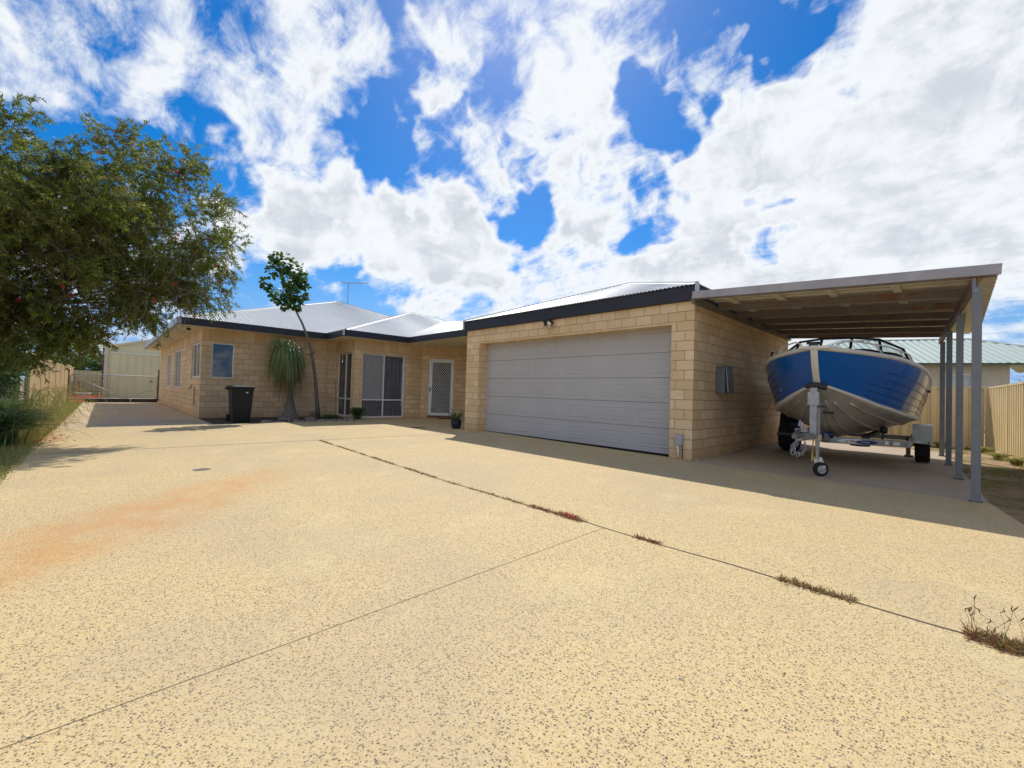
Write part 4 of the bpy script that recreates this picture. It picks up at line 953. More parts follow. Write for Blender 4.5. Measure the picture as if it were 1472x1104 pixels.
mb = MB(); mb.lathe([(0, 0), (.012, 0), (.016, .004), (0, .006)], (1.15, 3.51, .385), 'Y', 8); tb(mb, 'guard_bolt', MAT['black'])
for s in (1, -1):      # bunks and rollers under the hull
    mb = MB(); mb.beam((.42 * s, 1.9, .50), (.50 * s, 4.9, .53), .08, .05); tb(mb, 'bunk', MAT['black'], bevel=.01)
    mb = MB(); mb.beam((.60 * s, 2.4, .42), (.62 * s, 2.4, .58), .05, .03); mb.beam((.2 * s, 2.4, .43), (.9 * s, 2.4, .43), .04, .04); mb.lathe([(0, -.05), (.05, -.05), (.06, 0), (.05, .05), (0, .05)], (.62 * s, 2.4, .61), 'X', 14); tb(mb, 'roller', MAT['black'])
mb = MB(); mb.tube([(-.06, .75, .56), (.06, .75, .56)], .05, 14); mb.lathe([(0, -.09), (.055, -.09), (.04, 0), (.055, .09), (0, .09)], (0, 1.35, .54), 'X', 14); tb(mb, 'keel_roller', simple('blue_roller', (.01, .02, .10), .4))
# winch post, winch, strap
mb = MB(); mb.box(-.03, .05, .22, .30, .58, 1.24); wp = tb(mb, 'winch_post', MAT['galv'], bevel=.006)
mb = MB(); mb.box(-.055, .075, .205, .31, 1.00, 1.18); tb(mb, 'clamp_plate', MAT['galv'], wp, bevel=.004)
mb = MB(); mb.tube([(-.10, .28, 1.26), (-.02, .28, 1.275), (.06, .28, 1.27), (.15, .28, 1.25)], [.03, .045, .042, .05], 12); tb(mb, 'bow_stop', MAT['black'], wp)
mb = MB(); mb.tube([(.06, .26, .98), (.15, .25, .98), (.15, .20, .90)], .010, 6); mb.tube([(.12, .22, .905), (.24, .20, .905)], .018, 8); tb(mb, 'winch_handle', MAT['black'], wp)
mb = MB(); mb.beam((.03, .30, 1.05), (.02, .48, 1.14), .05, .006); tb(mb, 'winch_strap', simple('blue_strap', (.02, .03, .12), .8), wp)
# drawbar, coupling, chains, jockey wheel
mb = MB(); mb.beam((0, -.62, .60), (0, .9, .55), .06, .085); db = tb(mb, 'drawbar', MAT['galv'], bevel=.005)
mb = MB(); mb.tube([(0, -.86, .62), (0, -.78, .625), (0, -.66, .62), (0, -.5, .61)], [.030, .040, .034, .032], 12); mb.beam((0, -.84, .65), (0, -.60, .69), .04, .025); tb(mb, 'coupling', simple('worn_coupling_steel', (.15, .14, .13), .5, .5), db, bevel=.003)
mb = MB(); mb.tube([(0, -.62, .74), (0, -.56, .80), (0, -.48, .79)], .012, 6); tb(mb, 'coupling_lever', MAT['galv'], db)
mb = MB(); mb.box(-.06, .06, -.50, -.38, .66, .70); mb.tube([(.0, -.44, .70), (.0, -.44, .78)], .02, 8); tb(mb, 'brake_lever', MAT['galv'], db)
def chain(pts, r=.017, name='safety_chain'):
    mb = MB(); P = [Vector(p) for p in pts]; L = []; acc_ = 0
    for a, b in zip(P[:-1], P[1:]):
        n = max(1, int((b - a).length / .036)); L += [(a.lerp(b, i / n), (b - a).normalized()) for i in range(n)]
    for i, (c, d) in enumerate(L):
        q = d.cross(Vector((1, 0, 0) if i % 2 else (0, .7, .7))); q = q.normalized() if q.length > .01 else Vector((0, 1, 0))
        ring = [c + d * (.024 * math.cos(a)) + q * (.014 * math.sin(a)) for a in np.linspace(0, 2 * math.pi, 9)]; mb.tube(ring, .0052, 5, cap=False)
    return tb(mb, name, MAT['galv'], db)
chain([(.03, -.45, .58), (.06, -.55, .46), (.04, -.66, .40), (-.01, -.72, .42), (-.04, -.66, .50), (-.03, -.5, .57)])
chain([(-.05, -.40, .57), (-.09, -.52, .48), (-.07, -.64, .43), (-.02, -.60, .50), (-.03, -.45, .57)])
for c, d in (((.01, -.72, .40), 0), ((-.06, -.62, .40), 1)):
    mb = MB(); mb.tube([(c[0] + .018 * math.cos(a), c[1] + .01 * d, c[2] + .028 * math.sin(a)) for a in np.linspace(0, 2 * math.pi, 13)], .0055, 6, cap=False); tb(mb, 'shackle', MAT['galv'], db)
jx, jy = .02, .50
mb = MB(); mb.tube([(jx, jy, .80), (jx, jy, .24)], .026, 14); mb.tube([(jx, jy, .98), (jx, jy, .62)], .032, 14); jk = tb(mb, 'jockey_stand', MAT['galv'], smooth=False)
mb = MB(); mb.box(jx - .045, jx + .045, jy - .045, jy + .045, .50, .58); mb.box(jx - .10, jx - .02, jy - .02, jy + .02, .52, .56); tb(mb, 'clamp', simple('pale_zinc', (.62, .60, .48), .45, .5), jk, bevel=.006)
mb = MB(); mb.tube([(jx - .045, jy - .02, .52), (jx - .055, jy - .02, .30)], .008, 6); mb.tube([(jx - .055, jy - .02, .31), (jx - .058, jy - .02, .20)], .014, 8); tb(mb, 'clamp_pin', simple('yellow_grip', (.55, .33, .05), .5), jk)
mb = MB(); mb.tube([(jx, jy, .98), (jx, jy, 1.02), (jx + .09, jy, 1.02)], .008, 6); tb(mb, 'crank', MAT['galv'], jk)
fk = MB()
for s in (1, -1): fk.beam((jx + .028 * s, jy, .26), (jx + .05 + .033 * s, jy - .02, .115), .05, .006, up=(0, 1, 0))
tb(fk, 'fork', simple('pale_fork', (.60, .58, .55), .5, .3), jk)
a_ = R_(35); jw = MB(); jw.lathe([(.060, -.028), (.088, -.03), (.098, -.02), (.098, .02), (.088, .03), (.060, .028)], (0, 0, 0), 'X', 26)
ca, sa = math.cos(a_ - R_(90) * 0), math.sin(a_)
def rotz(mb, c, a):
    ca, sa = math.cos(a), math.sin(a); mb.v = [(c[0] + x * ca - y * sa, c[1] + x * sa + y * ca, c[2] + z) for x, y, z in mb.v]
jc = (jx + .045, jy - .02, .098); rotz(jw, jc, R_(-48)); jwo = tb(jw, 'jockey_wheel', MAT['rubber'], jk)
k = MB(); k.lathe([(.062, -.026), (.052, -.012), (.02, -.02), (.018, -.034), (0, -.034)], (0, 0, 0), 'X', 20); k.lathe([(.062, .026), (.052, .012), (.02, .02), (.018, .034), (0, .034)], (0, 0, 0), 'X', 20); rotz(k, jc, R_(-48)); tb(k, 'rim', simple('jockey_rim_grey', (.45, .45, .46), .5, .2), jwo)
# the large tyre standing on the wall side
ty = MB(); R0 = .50
ty.lathe([(.29, -.10), (.33, -.125), (.44, -.14), (R0 - .02, -.13), (R0, -.10), (R0, -.045), (R0 - .018, -.04), (R0 - .018, -.02), (R0, -.015), (R0, .015), (R0 - .018, .02), (R0 - .018, .04), (R0, .045), (R0, .10), (R0 - .02, .13), (.44, .14), (.33, .125), (.29, .10)], (0, 0, 0), 'X', 48)
rotz(ty, (-2.38, 10.45, .498), R_(4)); tyo = ty.build('spare_wheel', MAT['rubber']); tag(tyo, 'large black tyre standing upright beside the trailer, near the garage side wall', 'spare wheel')
k = MB(); k.lathe([(.30, .12), (.285, .10), (.26, .03), (.12, .0), (.10, .03), (.06, .035), (.06, .01), (0, .01)], (0, 0, 0), 'X', 32); k.lathe([(.30, -.12), (.285, -.10), (.26, -.03), (.12, -.02), (0, -.02)], (0, 0, 0), 'X', 32); rotz(k, (-2.38, 10.45, .498), R_(4)); k.build('rim', simple('dark_steel_rim', (.06, .06, .065), .4, .6), tyo)
# ------------------------------------------------------------------ big bottlebrush tree on the left
def rnd_sphere(n):
    v = RNG.normal(size=(n, 3)); return v / np.linalg.norm(v, axis=1)[:, None]
tree = thing('bottlebrush_tree', 'large drooping bottlebrush tree with red flowers over the left edge of the driveway', 'tree', (-11.2, -2.6, 0))
LOBES = [((-.86), 4.15, .90, 0), (.10, 4.62, .88, .3), (.62, 5.05, .70, -.2), (1.05, 4.05, .90, .2), (.35, 3.45, 1.05, -.3), (-.6, 3.1, 1.1, .2), (1.05, 3.15, .72, -.2), (-1.0, 2.45, .80, .1), (-.25, 2.62, .60, -.3),
         (1.55, 3.72, .36, 0), (.74, 2.66, .52, .3), (-.75, 1.95, .42, -.2), (-1.32, 4.9, .42, .2), (1.0, 5.35, .28, -.1), (-1.9, 3.6, 1.2, .0), (-2.6, 4.1, .9, .3), (-2.4, 2.7, 1.0, -.3), (-.4, 3.9, 1.0, -1.2), (.3, 3.6, 1.0, -1.2), (-1.3, 3.2, 1.1, -1.3), (-1.4, 3.9, 1.0, 1.1), (-.3, 3.7, .8, .9), (1.35, 2.95, .38, .1), (.35, 2.5, .35, 0), (-.40, 2.05, .33, .1), (-.62, 1.72, .40, 0), (-.95, 1.62, .42, .1), (-.3, 1.85, .34, -.1), (-1.4, 1.95, .5, 0), (-1.6, 2.9, .9, .6)]
XC = -10.5
T0 = Vector((-11.2, -2.6, 0)); fork = Vector((-11.1, -2.3, 1.5))
mb = MB(); mb.tube([T0 + Vector((0, 0, -.05)), T0 + Vector((.03, .1, .7)), fork], [.17, .14, .13], 12)
for (y, z, r, dx) in LOBES:
    c = Vector((XC + dx, y, z)); m1 = fork.lerp(c, .45) + Vector((RNG.uniform(-.15, .15), RNG.uniform(-.15, .15), .25))
    mb.tube([fork, m1, fork.lerp(c, .85)], [.05, .028, .008], 6)
mb.build('trunk', MAT['bark'], tree, smooth=True)
TB, TD = [], []; twP = []
for (y, z, r, dx) in LOBES:
    m_ = max(6, int(22 * r * r)); sv = rnd_sphere(m_); sc = sv * (r * RNG.uniform(.55, .98, m_))[:, None]
    n = int(300 * r * r) + 30; i_ = RNG.integers(0, m_, n); c0 = sc[i_] + RNG.normal(size=(n, 3)) * .13 * (.6 + .4 * r)
    q = int(n * .25); c0 = np.concatenate([c0, rnd_sphere(q) * (r * .75 * RNG.uniform(.2, 1, q))[:, None]]); n += q
    v = c0 / (np.linalg.norm(c0, axis=1)[:, None] + 1e-6); c = np.array([XC + dx, y, z]) + c0
    d = v * .7 + RNG.normal(size=(n, 3)) * .4; d[:, 2] -= .18; TB.append(c); TD.append(d / np.linalg.norm(d, axis=1)[:, None])
TB = np.concatenate(TB); TD = np.concatenate(TD); nT = len(TB)
# hanging ends below and stray shoots above
k = 120; hy = RNG.uniform(-2.2, 1.5, k); hz = np.interp(hy, [-2.2, -1, -.2, .7, 1.5], [1.9, 1.75, 2.1, 2.5, 3.1]) + RNG.uniform(0, .35, k)
TB = np.concatenate([TB, np.stack([XC + RNG.uniform(-.5, .5, k), hy, hz], 1)]); TD = np.concatenate([TD, np.stack([RNG.normal(0, .3, k), RNG.normal(.25, .3, k), -np.ones(k)], 1)])
nT = len(TB); LT = RNG.uniform(.16, .36, nT)
twP = np.stack([TB, TB + TD * LT[:, None] * .5 + RNG.normal(0, .015, (nT, 3)), TB + TD * LT[:, None] + np.array([0, 0, -.03])], 1)
strips('twig_mass', twP, np.tile(np.array([.007, .005, .002]), (nT, 1)), MAT['twig'], tree)
kind(bpy.data.objects['twig_mass'], 'stuff')
per = 34
ti = np.repeat(np.arange(nT), per); tt = RNG.uniform(.15, 1.05, nT * per)
lb = TB[ti] + TD[ti] * (LT[ti] * tt)[:, None]; lb[:, 2] -= .03 * tt ** 2
ld = TD[ti] * .7 + RNG.normal(size=(nT * per, 3)) * .62; ld[:, 2] -= .12
cr = blades('crown', lb, ld, RNG.uniform(.05, .095, nT * per), RNG.uniform(.012, .021, nT * per), MAT['leaf_brush'], tree)
# bare twigs webbing the lower half
k = 420; cy = RNG.uniform(-1.8, 1.3, k); cz = RNG.uniform(2.2, 3.9, k); cx = XC + RNG.uniform(.35, 1.0, k); P0 = np.stack([cx, cy, cz], 1)
dd = RNG.normal(size=(k, 3)) * np.array([.3, .8, .8]); dd[:, 2] -= .5; dd /= np.linalg.norm(dd, axis=1)[:, None]; Lt = RNG.uniform(.25, .6, k)[:, None]
side_ = RNG.normal(0, .07, (k, 3)); P = np.stack([P0, P0 + dd * Lt * .35 + side_, P0 + dd * Lt * .7 + side_ * 1.2, P0 + dd * Lt], 1)
o = strips('bare_twigs', P, np.tile(np.array([.009, .008, .006, .003]), (k, 1)), MAT['greybark'], tree); kind(o, 'stuff')
# flowers: upright red brushes
spots = []
for (y, z, r, dx) in LOBES[:16]:
    for q in range(5 if r > .6 else 2):
        v = rnd_sphere(1)[0]; v[0] = abs(v[0]); spots.append((XC + dx + v[0] * r * .97, y + v[1] * r * .95, z + v[2] * r * .9))
FB, FD = [], []
for s_ in spots:
    b = MB(); a = RNG.normal(size=3) * .6; a[2] = abs(a[2]) + .3; a /= np.linalg.norm(a); n = 90
    tpos = RNG.uniform(0, .085, n)[:, None]; rad = RNG.normal(size=(n, 3)); rad -= (rad @ a)[:, None] * a; rad /= np.linalg.norm(rad, axis=1)[:, None]
    o = blades('flower', np.array(s_) + a * tpos, rad + a * .25, np.full(n, .028), np.full(n, .004), MAT['red'], tree)

# ------------------------------------------------------------------ slim tree in the garden bed
st = thing('slim_tree', 'slim leaning tree with a small crown of round leaves rising above the eave', 'tree', (-14.85, 5.24, 0))
C = [(-14.85, 5.25, 0), (-14.85, 5.20, .5), (-14.85, 5.10, 1.4), (-14.83, 4.96, 2.15), (-14.8, 4.80, 2.66), (-14.8, 4.62, 3.1), (-14.8, 4.40, 3.5), (-14.82, 4.22, 4.0)]
mb = MB(); mb.tube([(x, y, z) for x, y, z in C], [.085, .065, .055, .048, .04, .034, .028, .02], 10); mb.tube([(-14.83, 4.96, 2.15), (-14.78, 5.03, 2.20), (-14.76, 5.05, 2.24)], [.03, .025, .02], 8); mb.tube([(-14.85, 4.98, 2.05), (-14.85, 4.84, 2.12)], [.02, .018], 8)
CL = [(4.0, 4.95, .30), (4.35, 4.75, .30), (3.75, 4.7, .25), (4.2, 4.45, .30), (4.5, 4.55, .20), (3.5, 4.2, .17), (3.9, 3.95, .30), (4.25, 3.9, .33), (4.5, 4.0, .22), (4.05, 3.7, .22), (4.4, 3.72, .2), (3.75, 5.1, .14), (4.62, 4.35, .12)]
for y, z, r in CL: mb.tube([(-14.81, 4.30, 3.75), (-14.8, (4.3 + y) / 2, (3.85 + z) / 2), (-14.8, y, z)], [.018, .012, .006], 6)
mb.build('trunk', MAT['greybark'], st, smooth=True)
vs, fs = [], []
def round_leaf(c, d, nrm, r):
    d = d / np.linalg.norm(d); s = np.cross(d, nrm); s /= np.linalg.norm(s); nn = np.cross(s, d); b = len(vs)
    for i in range(8):
        a = 2 * math.pi * i / 8; x = -math.cos(a) * r * .6 + r * .6; y = math.sin(a) * r * .52
        vs.append(c + d * x + s * y + nn * (-.25 * abs(y) - .12 * x))
    fs.append(list(range(b, b + 8)))
for y, z, r in CL:
    for q in range(int(110 * r / .3)):
        v = rnd_sphere(1)[0]; p = np.array([-14.8, y, z]) + v * r * RNG.uniform(.5, 1.05) * np.array([1.1, 1, 1]); d = v + RNG.normal(size=3) * .5; d[2] -= .5
        round_leaf(p, d, np.array([RNG.normal() * .4 + .2, RNG.normal() * .4, 1.0]), RNG.uniform(.07, .12))
rawmesh('crown', np.array(vs), np.array(fs), MAT['leaf_broad'], st)

# ------------------------------------------------------------------ ponytail palm
pp = thing('ponytail_palm', 'ponytail palm with swollen grey base and mop of long drooping leaves by the wall', 'palm', (-14.85, 4.36, 0))
mb = MB(); mb.lathe([(.34, -.02), (.30, .05), (.24, .14), (.17, .28), (.125, .45), (.10, .65), (.085, 1.0), (.08, 1.6), (.07, 2.2), (.03, 2.3)], (-14.85, 4.36, 0), 'Z', 20); mb.v = [(x + .02 * math.sin(z * 9), y - .10 * max(0, z - .6) / 1.6 + .012 * math.sin(z * 14 + x * 30), z) for x, y, z in mb.v]; mb.build('trunk', MAT['greybark'], pp, smooth=True)
def mop(name, n, c, R0, drop0, drop1, m, w=.016, up=.5, k=9, par=None):
    a = RNG.uniform(0, 2 * math.pi, n); rr = R0 * RNG.uniform(.35, 1.0, n); t = np.linspace(0, 1, k)[None]; dr = RNG.uniform(drop0, drop1, n)
    h = up * RNG.uniform(.3, 1, n); out = (1 - np.exp(-2.6 * t)) / (1 - math.exp(-2.6)) * rr[:, None]
    z = h[:, None] * np.sin(np.minimum(t * 3.4, math.pi / 2 + 0 * t)) - dr[:, None] * np.clip(t - .12, 0, 1) ** 1.35
    wob = RNG.normal(0, .10, (n, 1)) * t
    P = np.stack([c[0] + np.cos(a)[:, None] * out + wob, c[1] + np.sin(a)[:, None] * out + wob * .7, c[2] + z], 2)
    W_ = w * (1 - t ** 3 * .85) * np.ones((n, 1)); nr = np.stack([np.cos(a), np.sin(a), np.full(n, .6)], 1)[:, None, :].repeat(k, 1) + RNG.normal(0, .3, (n, 1, 3))
    return strips(name, P, W_, m, par, nr)
mop('crown', 900, (-14.85, 4.22, 2.02), .60, .7, 1.55, MAT['leaf_pony'], .017, .48, par=pp)
mop('crown', 260, (-14.85, 4.30, 1.9), .50, 1.1, 1.75, MAT['leaf_dry'], .014, .2, par=pp)
mop('crown', 120, (-14.85, 4.15, 2.1), .62, .2, .8, MAT['leaf_pony'], .017, .60, par=pp)

# ------------------------------------------------------------------ garden bed: rocks, small plants, rake handle
def rock(c, s, label, m='rock'):
    import bmesh
    bm = bmesh.new(); bmesh.ops.create_icosphere(bm, subdivisions=3, radius=1)
    ph = RNG.uniform(0, 6, 3)
    for v in bm.verts:
        f = 1 + .18 * math.sin(v.co.x * 3 + ph[0]) * math.sin(v.co.y * 3.3 + ph[1]) + .1 * math.sin(v.co.z * 5 + ph[2]); v.co = Vector((v.co.x * s[0] * f, v.co.y * s[1] * f, max(-.3, v.co.z) * s[2] * f))
    me = bpy.data.meshes.new('garden_rock'); bm.to_mesh(me); bm.free(); me.materials.append(MAT[m]); me.shade_smooth()
    o = bpy.data.objects.new('garden_rock', me); COL.objects.link(o); o.location = c; o.rotation_euler = (0, 0, RNG.uniform(0, 3)); tag(o, label, 'rock', 'rocks edging the garden bed'); return o
for i in range(16):
    y = 3.3 + i * .165 + RNG.uniform(-.03, .03); sz = RNG.uniform(.05, .10); l = 'small grey rock in the row edging the bed between the bin and the corner windows'
    rock((-13.48 + RNG.uniform(-.05, .02), y, .0), (sz, sz * 1.35, sz * .7), l)
rock((-14.55, 4.15, 0), (.16, .3, .07), 'long low grey rock in front of the ponytail palm base'); rock((-14.4, 4.85, 0), (.14, .26, .08), 'low grey rock between the palm and the slim tree')
b = MB(); b.box(-13.98, -13.85, 5.75, 6.25, -.01, .10); o = b.build('concrete_edging', simple('pinkish_edging', (.34, .24, .19), .85, bump=.4), bevel=.02); tag(o, 'pinkish block edging lying at the foot of the corner window', 'edging block')
def tuft(name, label, cat, c, n, h, spread, m, w=.02, group=None, droop=.5, up=1.0, k=6):
    a = RNG.uniform(0, 2 * math.pi, n); t = np.linspace(0, 1, k)[None]; hh = h * RNG.uniform(.55, 1.05, n)[:, None]; rr = spread * RNG.uniform(.2, 1, n)[:, None]
    b0 = RNG.normal(0, spread * .12, (n, 2))
    P = np.stack([c[0] + b0[:, :1] + np.cos(a)[:, None] * rr * t ** 1.4, c[1] + b0[:, 1:] + np.sin(a)[:, None] * rr * t ** 1.4, c[2] + hh * (up * t - droop * t ** 2.4)], 2)
    o = strips(name, P, w * (1 - .8 * t ** 2) * np.ones((n, 1)), m); return tag(o, label, cat, group) if label else o
tuft('small_bush', 'small dark bush at the corner of the bay beside the screened window', 'bush', (-13.80, 6.12, 0), 260, .55, .28, MAT['leaf_dark'], .035, droop=.25)
tuft('seedling', 'low sprawling plant at the foot of the slim tree', 'plant', (-14.3, 5.45, 0), 90, .28, .28, MAT['leaf_dark'], .03)
tuft('seedling', 'dry bare-stemmed plant between the palm and the slim tree', 'plant', (-14.55, 4.95, 0), 26, .42, .22, MAT['leaf_dry'], .010, droop=.2)
b = MB(); b.tube([(-15.2, 5.98, .02), (-15.45, 6.02, 1.28)], .013, 8); b.tube([(-15.2, 5.85, .03), (-15.2, 6.05, .03)], .02, 6); tag(b.build('garden_rake', MAT['wood']), 'dark handled garden rake leaning against the corner by the downpipe', 'rake')
b = MB(); b.box(-13.45, -12.9, 9.05, 9.55, .001, .014, rz=R_(45)); tag(b.build('door_mat', simple('dark_mat', (.05, .04, .035), .95, bump=.6, bscale=200)), 'dark door mat on the paving in front of the white security door', 'door mat')
pt = thing('potted_plant', 'small dark blue pot with a spiky succulent beside the garage pillar', 'potted plant', (-9.62, 7.12, 0))
b = MB(); b.lathe([(0, .0), (.10, .0), (.135, .07), (.15, .17), (.14, .23), (.155, .245), (.14, .25), (.13, .20), (0, .20)], (-9.62, 7.12, 0), 'Z', 24); b.build('pot', simple('blue_glazed_pot', (.012, .014, .05), .2), pt, smooth=True)
n = 34; t = np.linspace(0, 1, 5)[None]; a = RNG.uniform(0, 6.28, n)[:, None]; P = np.stack([-9.62 + np.cos(a) * .26 * t, 7.12 + np.sin(a) * .26 * t, .2 + RNG.uniform(.22, .5, (n, 1)) * t - .1 * t ** 2], 2)
strips('leaves', P, .035 * (1 - .85 * t) * np.ones((n, 1)), MAT['leaf_dark'], pt)
o = tuft('fallen_leaves', None, None, (-10.3, 6.3, 0), 30, .03, .3, MAT['leaf_dry'], .02); tag(o, 'scatter of dry leaves on the paving near the garage pillar', 'leaf litter'); kind(o, 'stuff')

# ------------------------------------------------------------------ left border plants
def shrub(name, label, cat, c, r, n, m, L=.12, w=.04, stem=None, group=None):
    t = thing(name, label, cat, (c[0], c[1], 0), group); v = rnd_sphere(n); p = np.array(c) + v * np.array(r) * RNG.uniform(.45, 1.05, n)[:, None] * (1 + .15 * np.sin(v[:, :1] * 9 + v[:, 1:2] * 7))
    d = v + RNG.normal(size=(n, 3)) * .6; d[:, 2] -= .15; blades('foliage', p, d, RNG.uniform(.6, 1.2, n) * L, RNG.uniform(.6, 1.2, n) * w, m, t)
    b = MB()
    for q in range(7):
        e_ = Vector(c) + Vector(rnd_sphere(1)[0] * np.array(r) * .7); b.tube([(c[0], c[1], 0), (c[0] + (e_.x - c[0]) * .3, c[1] + (e_.y - c[1]) * .3, c[2] * .6), e_], [.04, .028, .01], 6)
    b.build('trunk', MAT['greybark'], t, smooth=True); return t
sp = tuft('strappy_plant', 'lush clump of long dark green strappy leaves at the left edge of the driveway', 'plant', (-10.1, -1.20, 0), 800, 1.1, .75, MAT['leaf_strap'], .022, droop=.55, k=8)
sp = tuft('strappy_plant', 'second strappy green clump behind, next to the near end of the fence', 'plant', (-11.5, -1.30, 0), 600, 1.3, .6, MAT['leaf_strap'], .022, droop=.5, k=8)
shrub('leafy_shrub', 'leafy shrub with long oleander-like leaves under the bottlebrush at the left edge', 'shrub', (-12.9, -1.50, 1.25), (.6, .36, .62), 1500, MAT['leaf_dark'], .17, .035)
shrub('leafy_shrub', 'low green shrub at the very left behind the strappy plants', 'shrub', (-10.7, -1.38, 1.25), (.4, .26, .5), 900, MAT['leaf_dark'], .15, .03)
# firecracker plant: arching rush-like stems with orange-red flowers
rs = thing('firecracker_plant', 'wispy arching green stems with orange-red flowers spilling over the driveway edge', 'plant', (-11.4, -1.0, 0))
n = 300; k = 9; t = np.linspace(0, 1, k)[None]; bx_ = RNG.uniform(-13.6, -10.2, n)[:, None]; by_ = RNG.uniform(-1.15, -.72, n)[:, None]
ang = RNG.normal(.9, .55, n)[:, None]; Ls = RNG.uniform(.35, 1.35, n)[:, None]; hh = RNG.uniform(.25, 1.75, n)[:, None]
P = np.stack([bx_ + np.cos(ang) * Ls * t, by_ + np.sin(ang) * Ls * t * .8, .02 + hh * (1.9 * t - 1.65 * t ** 2)], 2)
strips('stems', P, .008 * (1 - .6 * t) * np.ones((n, 1)), MAT['leaf_grass'], rs)
n2 = 420; i_ = RNG.integers(0, n, n2); j_ = RNG.integers(4, 9, n2); blades('flowers', P[i_, j_] + RNG.normal(0, .02, (n2, 3)), RNG.normal(size=(n2, 3)) + np.array([0, 0, -.6]), np.full(n2, .035), np.full(n2, .010), MAT['orange'], rs); kind(bpy.data.objects['flowers'], 'stuff')
for (x, y, s) in ((-10.3, -.62, .16), (-12.3, -.75, .14), (-14.5, -.75, .12), (-10.9, -.55, .12)):
    n = 80; y -= .06; p = np.stack([x + RNG.normal(0, s * 2.2, n), y + RNG.normal(0, s, n), RNG.uniform(.0, .07, n)], 1)
    kind(tag(blades('fallen_flowers', p, RNG.normal(size=(n, 3)) * np.array([1, 1, .3]), np.full(n, .04), np.full(n, .014), MAT['orange']), 'drift of fallen orange-red flowers on the verge beside the left edge of the driveway', 'fallen flowers', 'fallen flower drifts'), 'stuff')
# grass on the strip between driveway and fence, and on the right-hand dirt
def grass(name, label, n, fx, fy, h, m, dens=None):
    x, y = fx(n), fy(n); p = np.stack([x, y, np.full(n, -.03)], 1)
    if dens is not None: p = p[dens(x, y)]
    q = len(p); d = RNG.normal(size=(q, 3)) * .5; d[:, 2] = 1
    o = blades(name, p, d, RNG.uniform(.5, 1.2, q) * h, np.full(q, .010), m); tag(o, label, 'grass'); return kind(o, 'stuff')
grass('grass', 'yellow-green grass and weeds on the strip between side driveway and left fence', 14000, lambda n: RNG.uniform(-28.4, -6.4, n), lambda n: RNG.uniform(-1.18, -.70, n), .10, MAT['leaf_grass'])
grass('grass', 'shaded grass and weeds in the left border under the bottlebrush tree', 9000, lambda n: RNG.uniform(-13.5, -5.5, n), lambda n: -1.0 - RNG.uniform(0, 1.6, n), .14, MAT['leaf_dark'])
clumps = RNG.uniform(size=(46, 2)) * np.array([2.0, 8.5]) + np.array([-.1, 6.6])
grass('grass', 'patchy green weeds on the dirt between the carport and the right fence', 16000, lambda n: RNG.uniform(-.2, 1.7, n), lambda n: RNG.uniform(5.5, 15.9, n), .05, MAT['leaf_grass'],
      lambda x, y: (np.min((x[:, None] - clumps[:, 0]) ** 2 + ((y[:, None] - clumps[:, 1]) * .6) ** 2, 1) < .035) & (x > .50 - .095 * (y - 5.5) + np.where(y < 7, .12 * (7 - y), 0)))
for i, (x, y, lab) in enumerate(((.80, 12.3, 'weed with tiny white flowers at the foot of the right fence'), (.62, 13.2, 'bushy green weed at the foot of the right fence, nearer its corner'), (.45, 14.8, 'low green weed near the corner of the two cream fences'), (-.25, 15.4, 'small green weed at the foot of the back fence beside the posts'))):
    tuft('weed', lab, 'weed', (x, y, -.02), 150, .26, .25, MAT['leaf_grass'], .016)
k = MB(); k.beam((.2, 15.75, 0), (.55, 15.7, 0), .2, .05); tag(k.build('dark_board', MAT['black']), 'dark board lying on the ground at the corner of the back and right fences', 'board')

# weeds in the expansion joint
def jy_(x): return 2.90 + .2 * max(0, (-4 - x) / 4.7)
def clump(x0, x1, n, h, m, label, red=0, heads=0, wd=.05, name='joint_weed'):
    t = thing(name, label, 'weed', ((x0 + x1) / 2, 2.9, 0), 'weeds growing in the driveway joint'); x = RNG.uniform(x0, x1, n); y = np.array([jy_(q) for q in x]) + RNG.normal(0, wd * .35, n)
    d = RNG.normal(size=(n, 3)); d[:, 2] = np.abs(d[:, 2]) * .5 + .12; blades('stems', np.stack([x, y, np.zeros(n)], 1), d, RNG.uniform(.4, 1.1, n) * h, np.full(n, .006), m, t)
    if red:
        x = RNG.uniform(x0 + .2 * (x1 - x0), x1 - .25 * (x1 - x0), red); p = np.stack([x, jy_(x0) + RNG.normal(.01, wd * .35, red), RNG.uniform(.01, h * .5, red)], 1)
        blades('fallen_petals', p, RNG.normal(size=(red, 3)), np.full(red, .022), np.full(red, .008), MAT['red'], t)
    if heads:
        for q in range(heads):
            x = RNG.uniform(x0 + .1, x1); y = 2.9 + RNG.normal(.02, .03); x = RNG.uniform(x0 - .02, x1); top = Vector((x + RNG.normal(-.02, .05), y + RNG.normal(.04, .04), RNG.uniform(.05, .15)))
            b = MB(); b.tube([(x, y, 0), Vector((x, y, 0)).lerp(top, .6) + Vector((.005, 0, .01)), top], .0008, 4); b.tube([top, top + Vector((RNG.normal(0, .008), 0, .012)), top + Vector((RNG.normal(0, .012), 0, .028))], [.0015, .0030, .0008], 6); b.build('seed_head', MAT['strawd_s'], t)
    return t
MAT['strawd_s'] = simple('brown_seed_head', (.17, .11, .045), .9)
clump(-2.75, -2.42, 300, .035, MAT['straw'], 'reddish dry weeds in the driveway joint, just left of the bright red petals')
clump(-2.42, -2.12, 380, .045, MAT['strawd'], 'weed clump in the driveway joint topped with bright red fallen petals', red=150)
clump(-1.66, -1.44, 200, .035, MAT['straw'], 'short reddish-brown weed right of the joint crossing')
clump(-.72, -.36, 420, .045, MAT['strawd'], 'brown straggly weed in the driveway joint, third from the right edge' if False else 'brown straggly weed in the joint between the short reddish one and the seeding one')
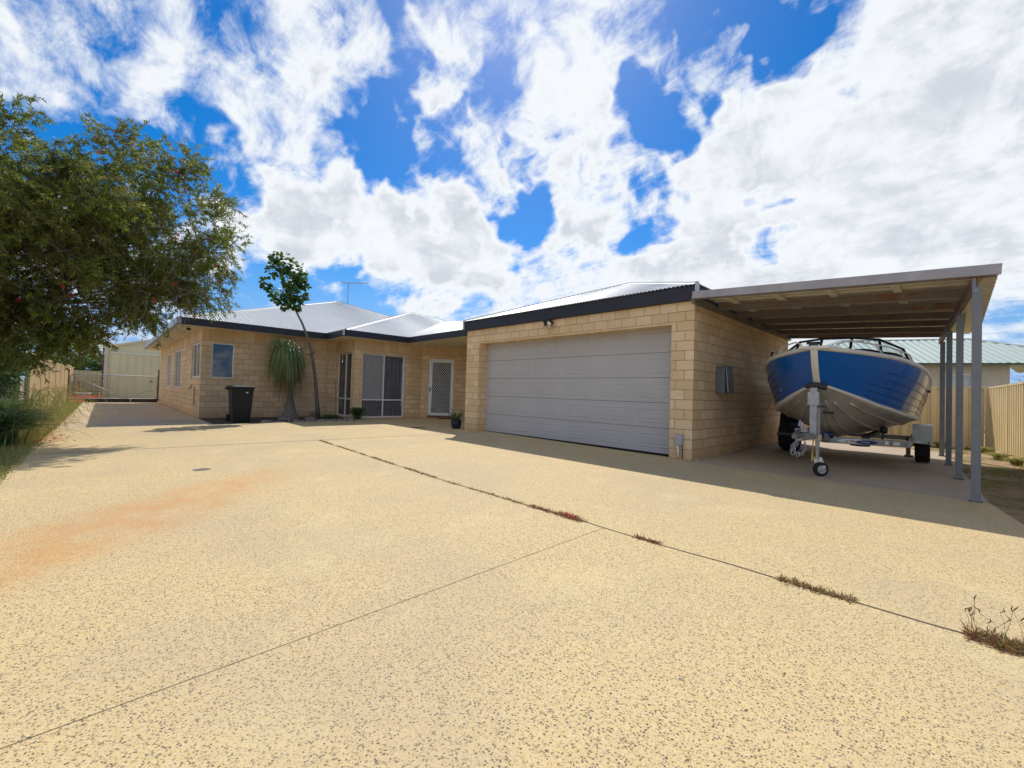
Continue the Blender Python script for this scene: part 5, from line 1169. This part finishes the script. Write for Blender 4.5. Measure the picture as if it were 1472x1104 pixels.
clump(.045, .34, 1100, .055, MAT['straw'], 'reddish weed with tall seed heads at the right edge of the photo', heads=18, wd=.09)
clump(.10, .36, 500, .06, MAT['leaf_grass'], 'green grassy weed mixed with the seeding weed at the right edge', wd=.08)
o = thing('joint_moss', 'thin line of dry grass filling the far half of the driveway joint', 'weed', (-5.5, 2.95, 0)); n = 2600; x = -8.6 + 5.9 * RNG.uniform(size=n) ** 1.0
x = x[(np.sin(x * 5.1) + np.sin(x * 12.3) + RNG.normal(0, .5, len(x))) > -.6]; y = np.array([jy_(q) for q in x]) + RNG.normal(0, .012, len(x)); d = RNG.normal(size=(len(x), 3)); d[:, 2] = np.abs(d[:, 2]) * .4
kind(blades('dry_grass', np.stack([x, y, np.zeros(len(x))], 1), d, RNG.uniform(.015, .04, len(x)), np.full(len(x), .006), MAT['strawd'], o), 'stuff')

# low red plants by the gate, trees behind
n = 500; p = np.stack([RNG.uniform(-29.6, -28.9, n), RNG.uniform(-1.15, -.1, n), RNG.uniform(.02, .28, n)], 1)
tag(blades('red_ground_plant', p, RNG.normal(size=(n, 3)), np.full(n, .09), np.full(n, .04), MAT['orange']), 'low mound of red flowers on the ground just behind the gate', 'plant')
def bgtree(name, label, c, r, n, m, L, w, h0=0):
    return shrub(name, label, 'tree', c, r, n, m, L, w, group=None)
bgtree('green_tree', 'bright lime green tree behind the back left fence, beside the shed', (-38.5, -1.5, 2.5), (1.5, 1.7, 1.15), 3800, MAT['leaf_lime'], .22, .07)
bgtree('green_tree', 'dark green tree below the lime green one, behind the bench', (-37.4, -.9, 1.5), (1.0, 1.4, .95), 2200, MAT['leaf_dark'], .22, .08)
bgtree('green_tree', 'grey-green tree beyond the left fence, mostly behind the bottlebrush', (-37, -4.5, 2.6), (2.0, 2.0, 1.6), 2600, MAT['leaf_dark'], .22, .08)
bgtree('sparse_tree', 'sparse feathery treetop rising behind the green roof of the neighbouring house', (5.2, 46.0, 5.4), (1.5, 1.0, 1.3), 500, MAT['leaf_brush'], .35, .08)
bgtree('green_bush', 'green bush beside the neighbouring house, just above the right fence', (2.35, 22.5, 1.6), (.8, .7, .75), 1100, MAT['leaf_lime'], .16, .06)
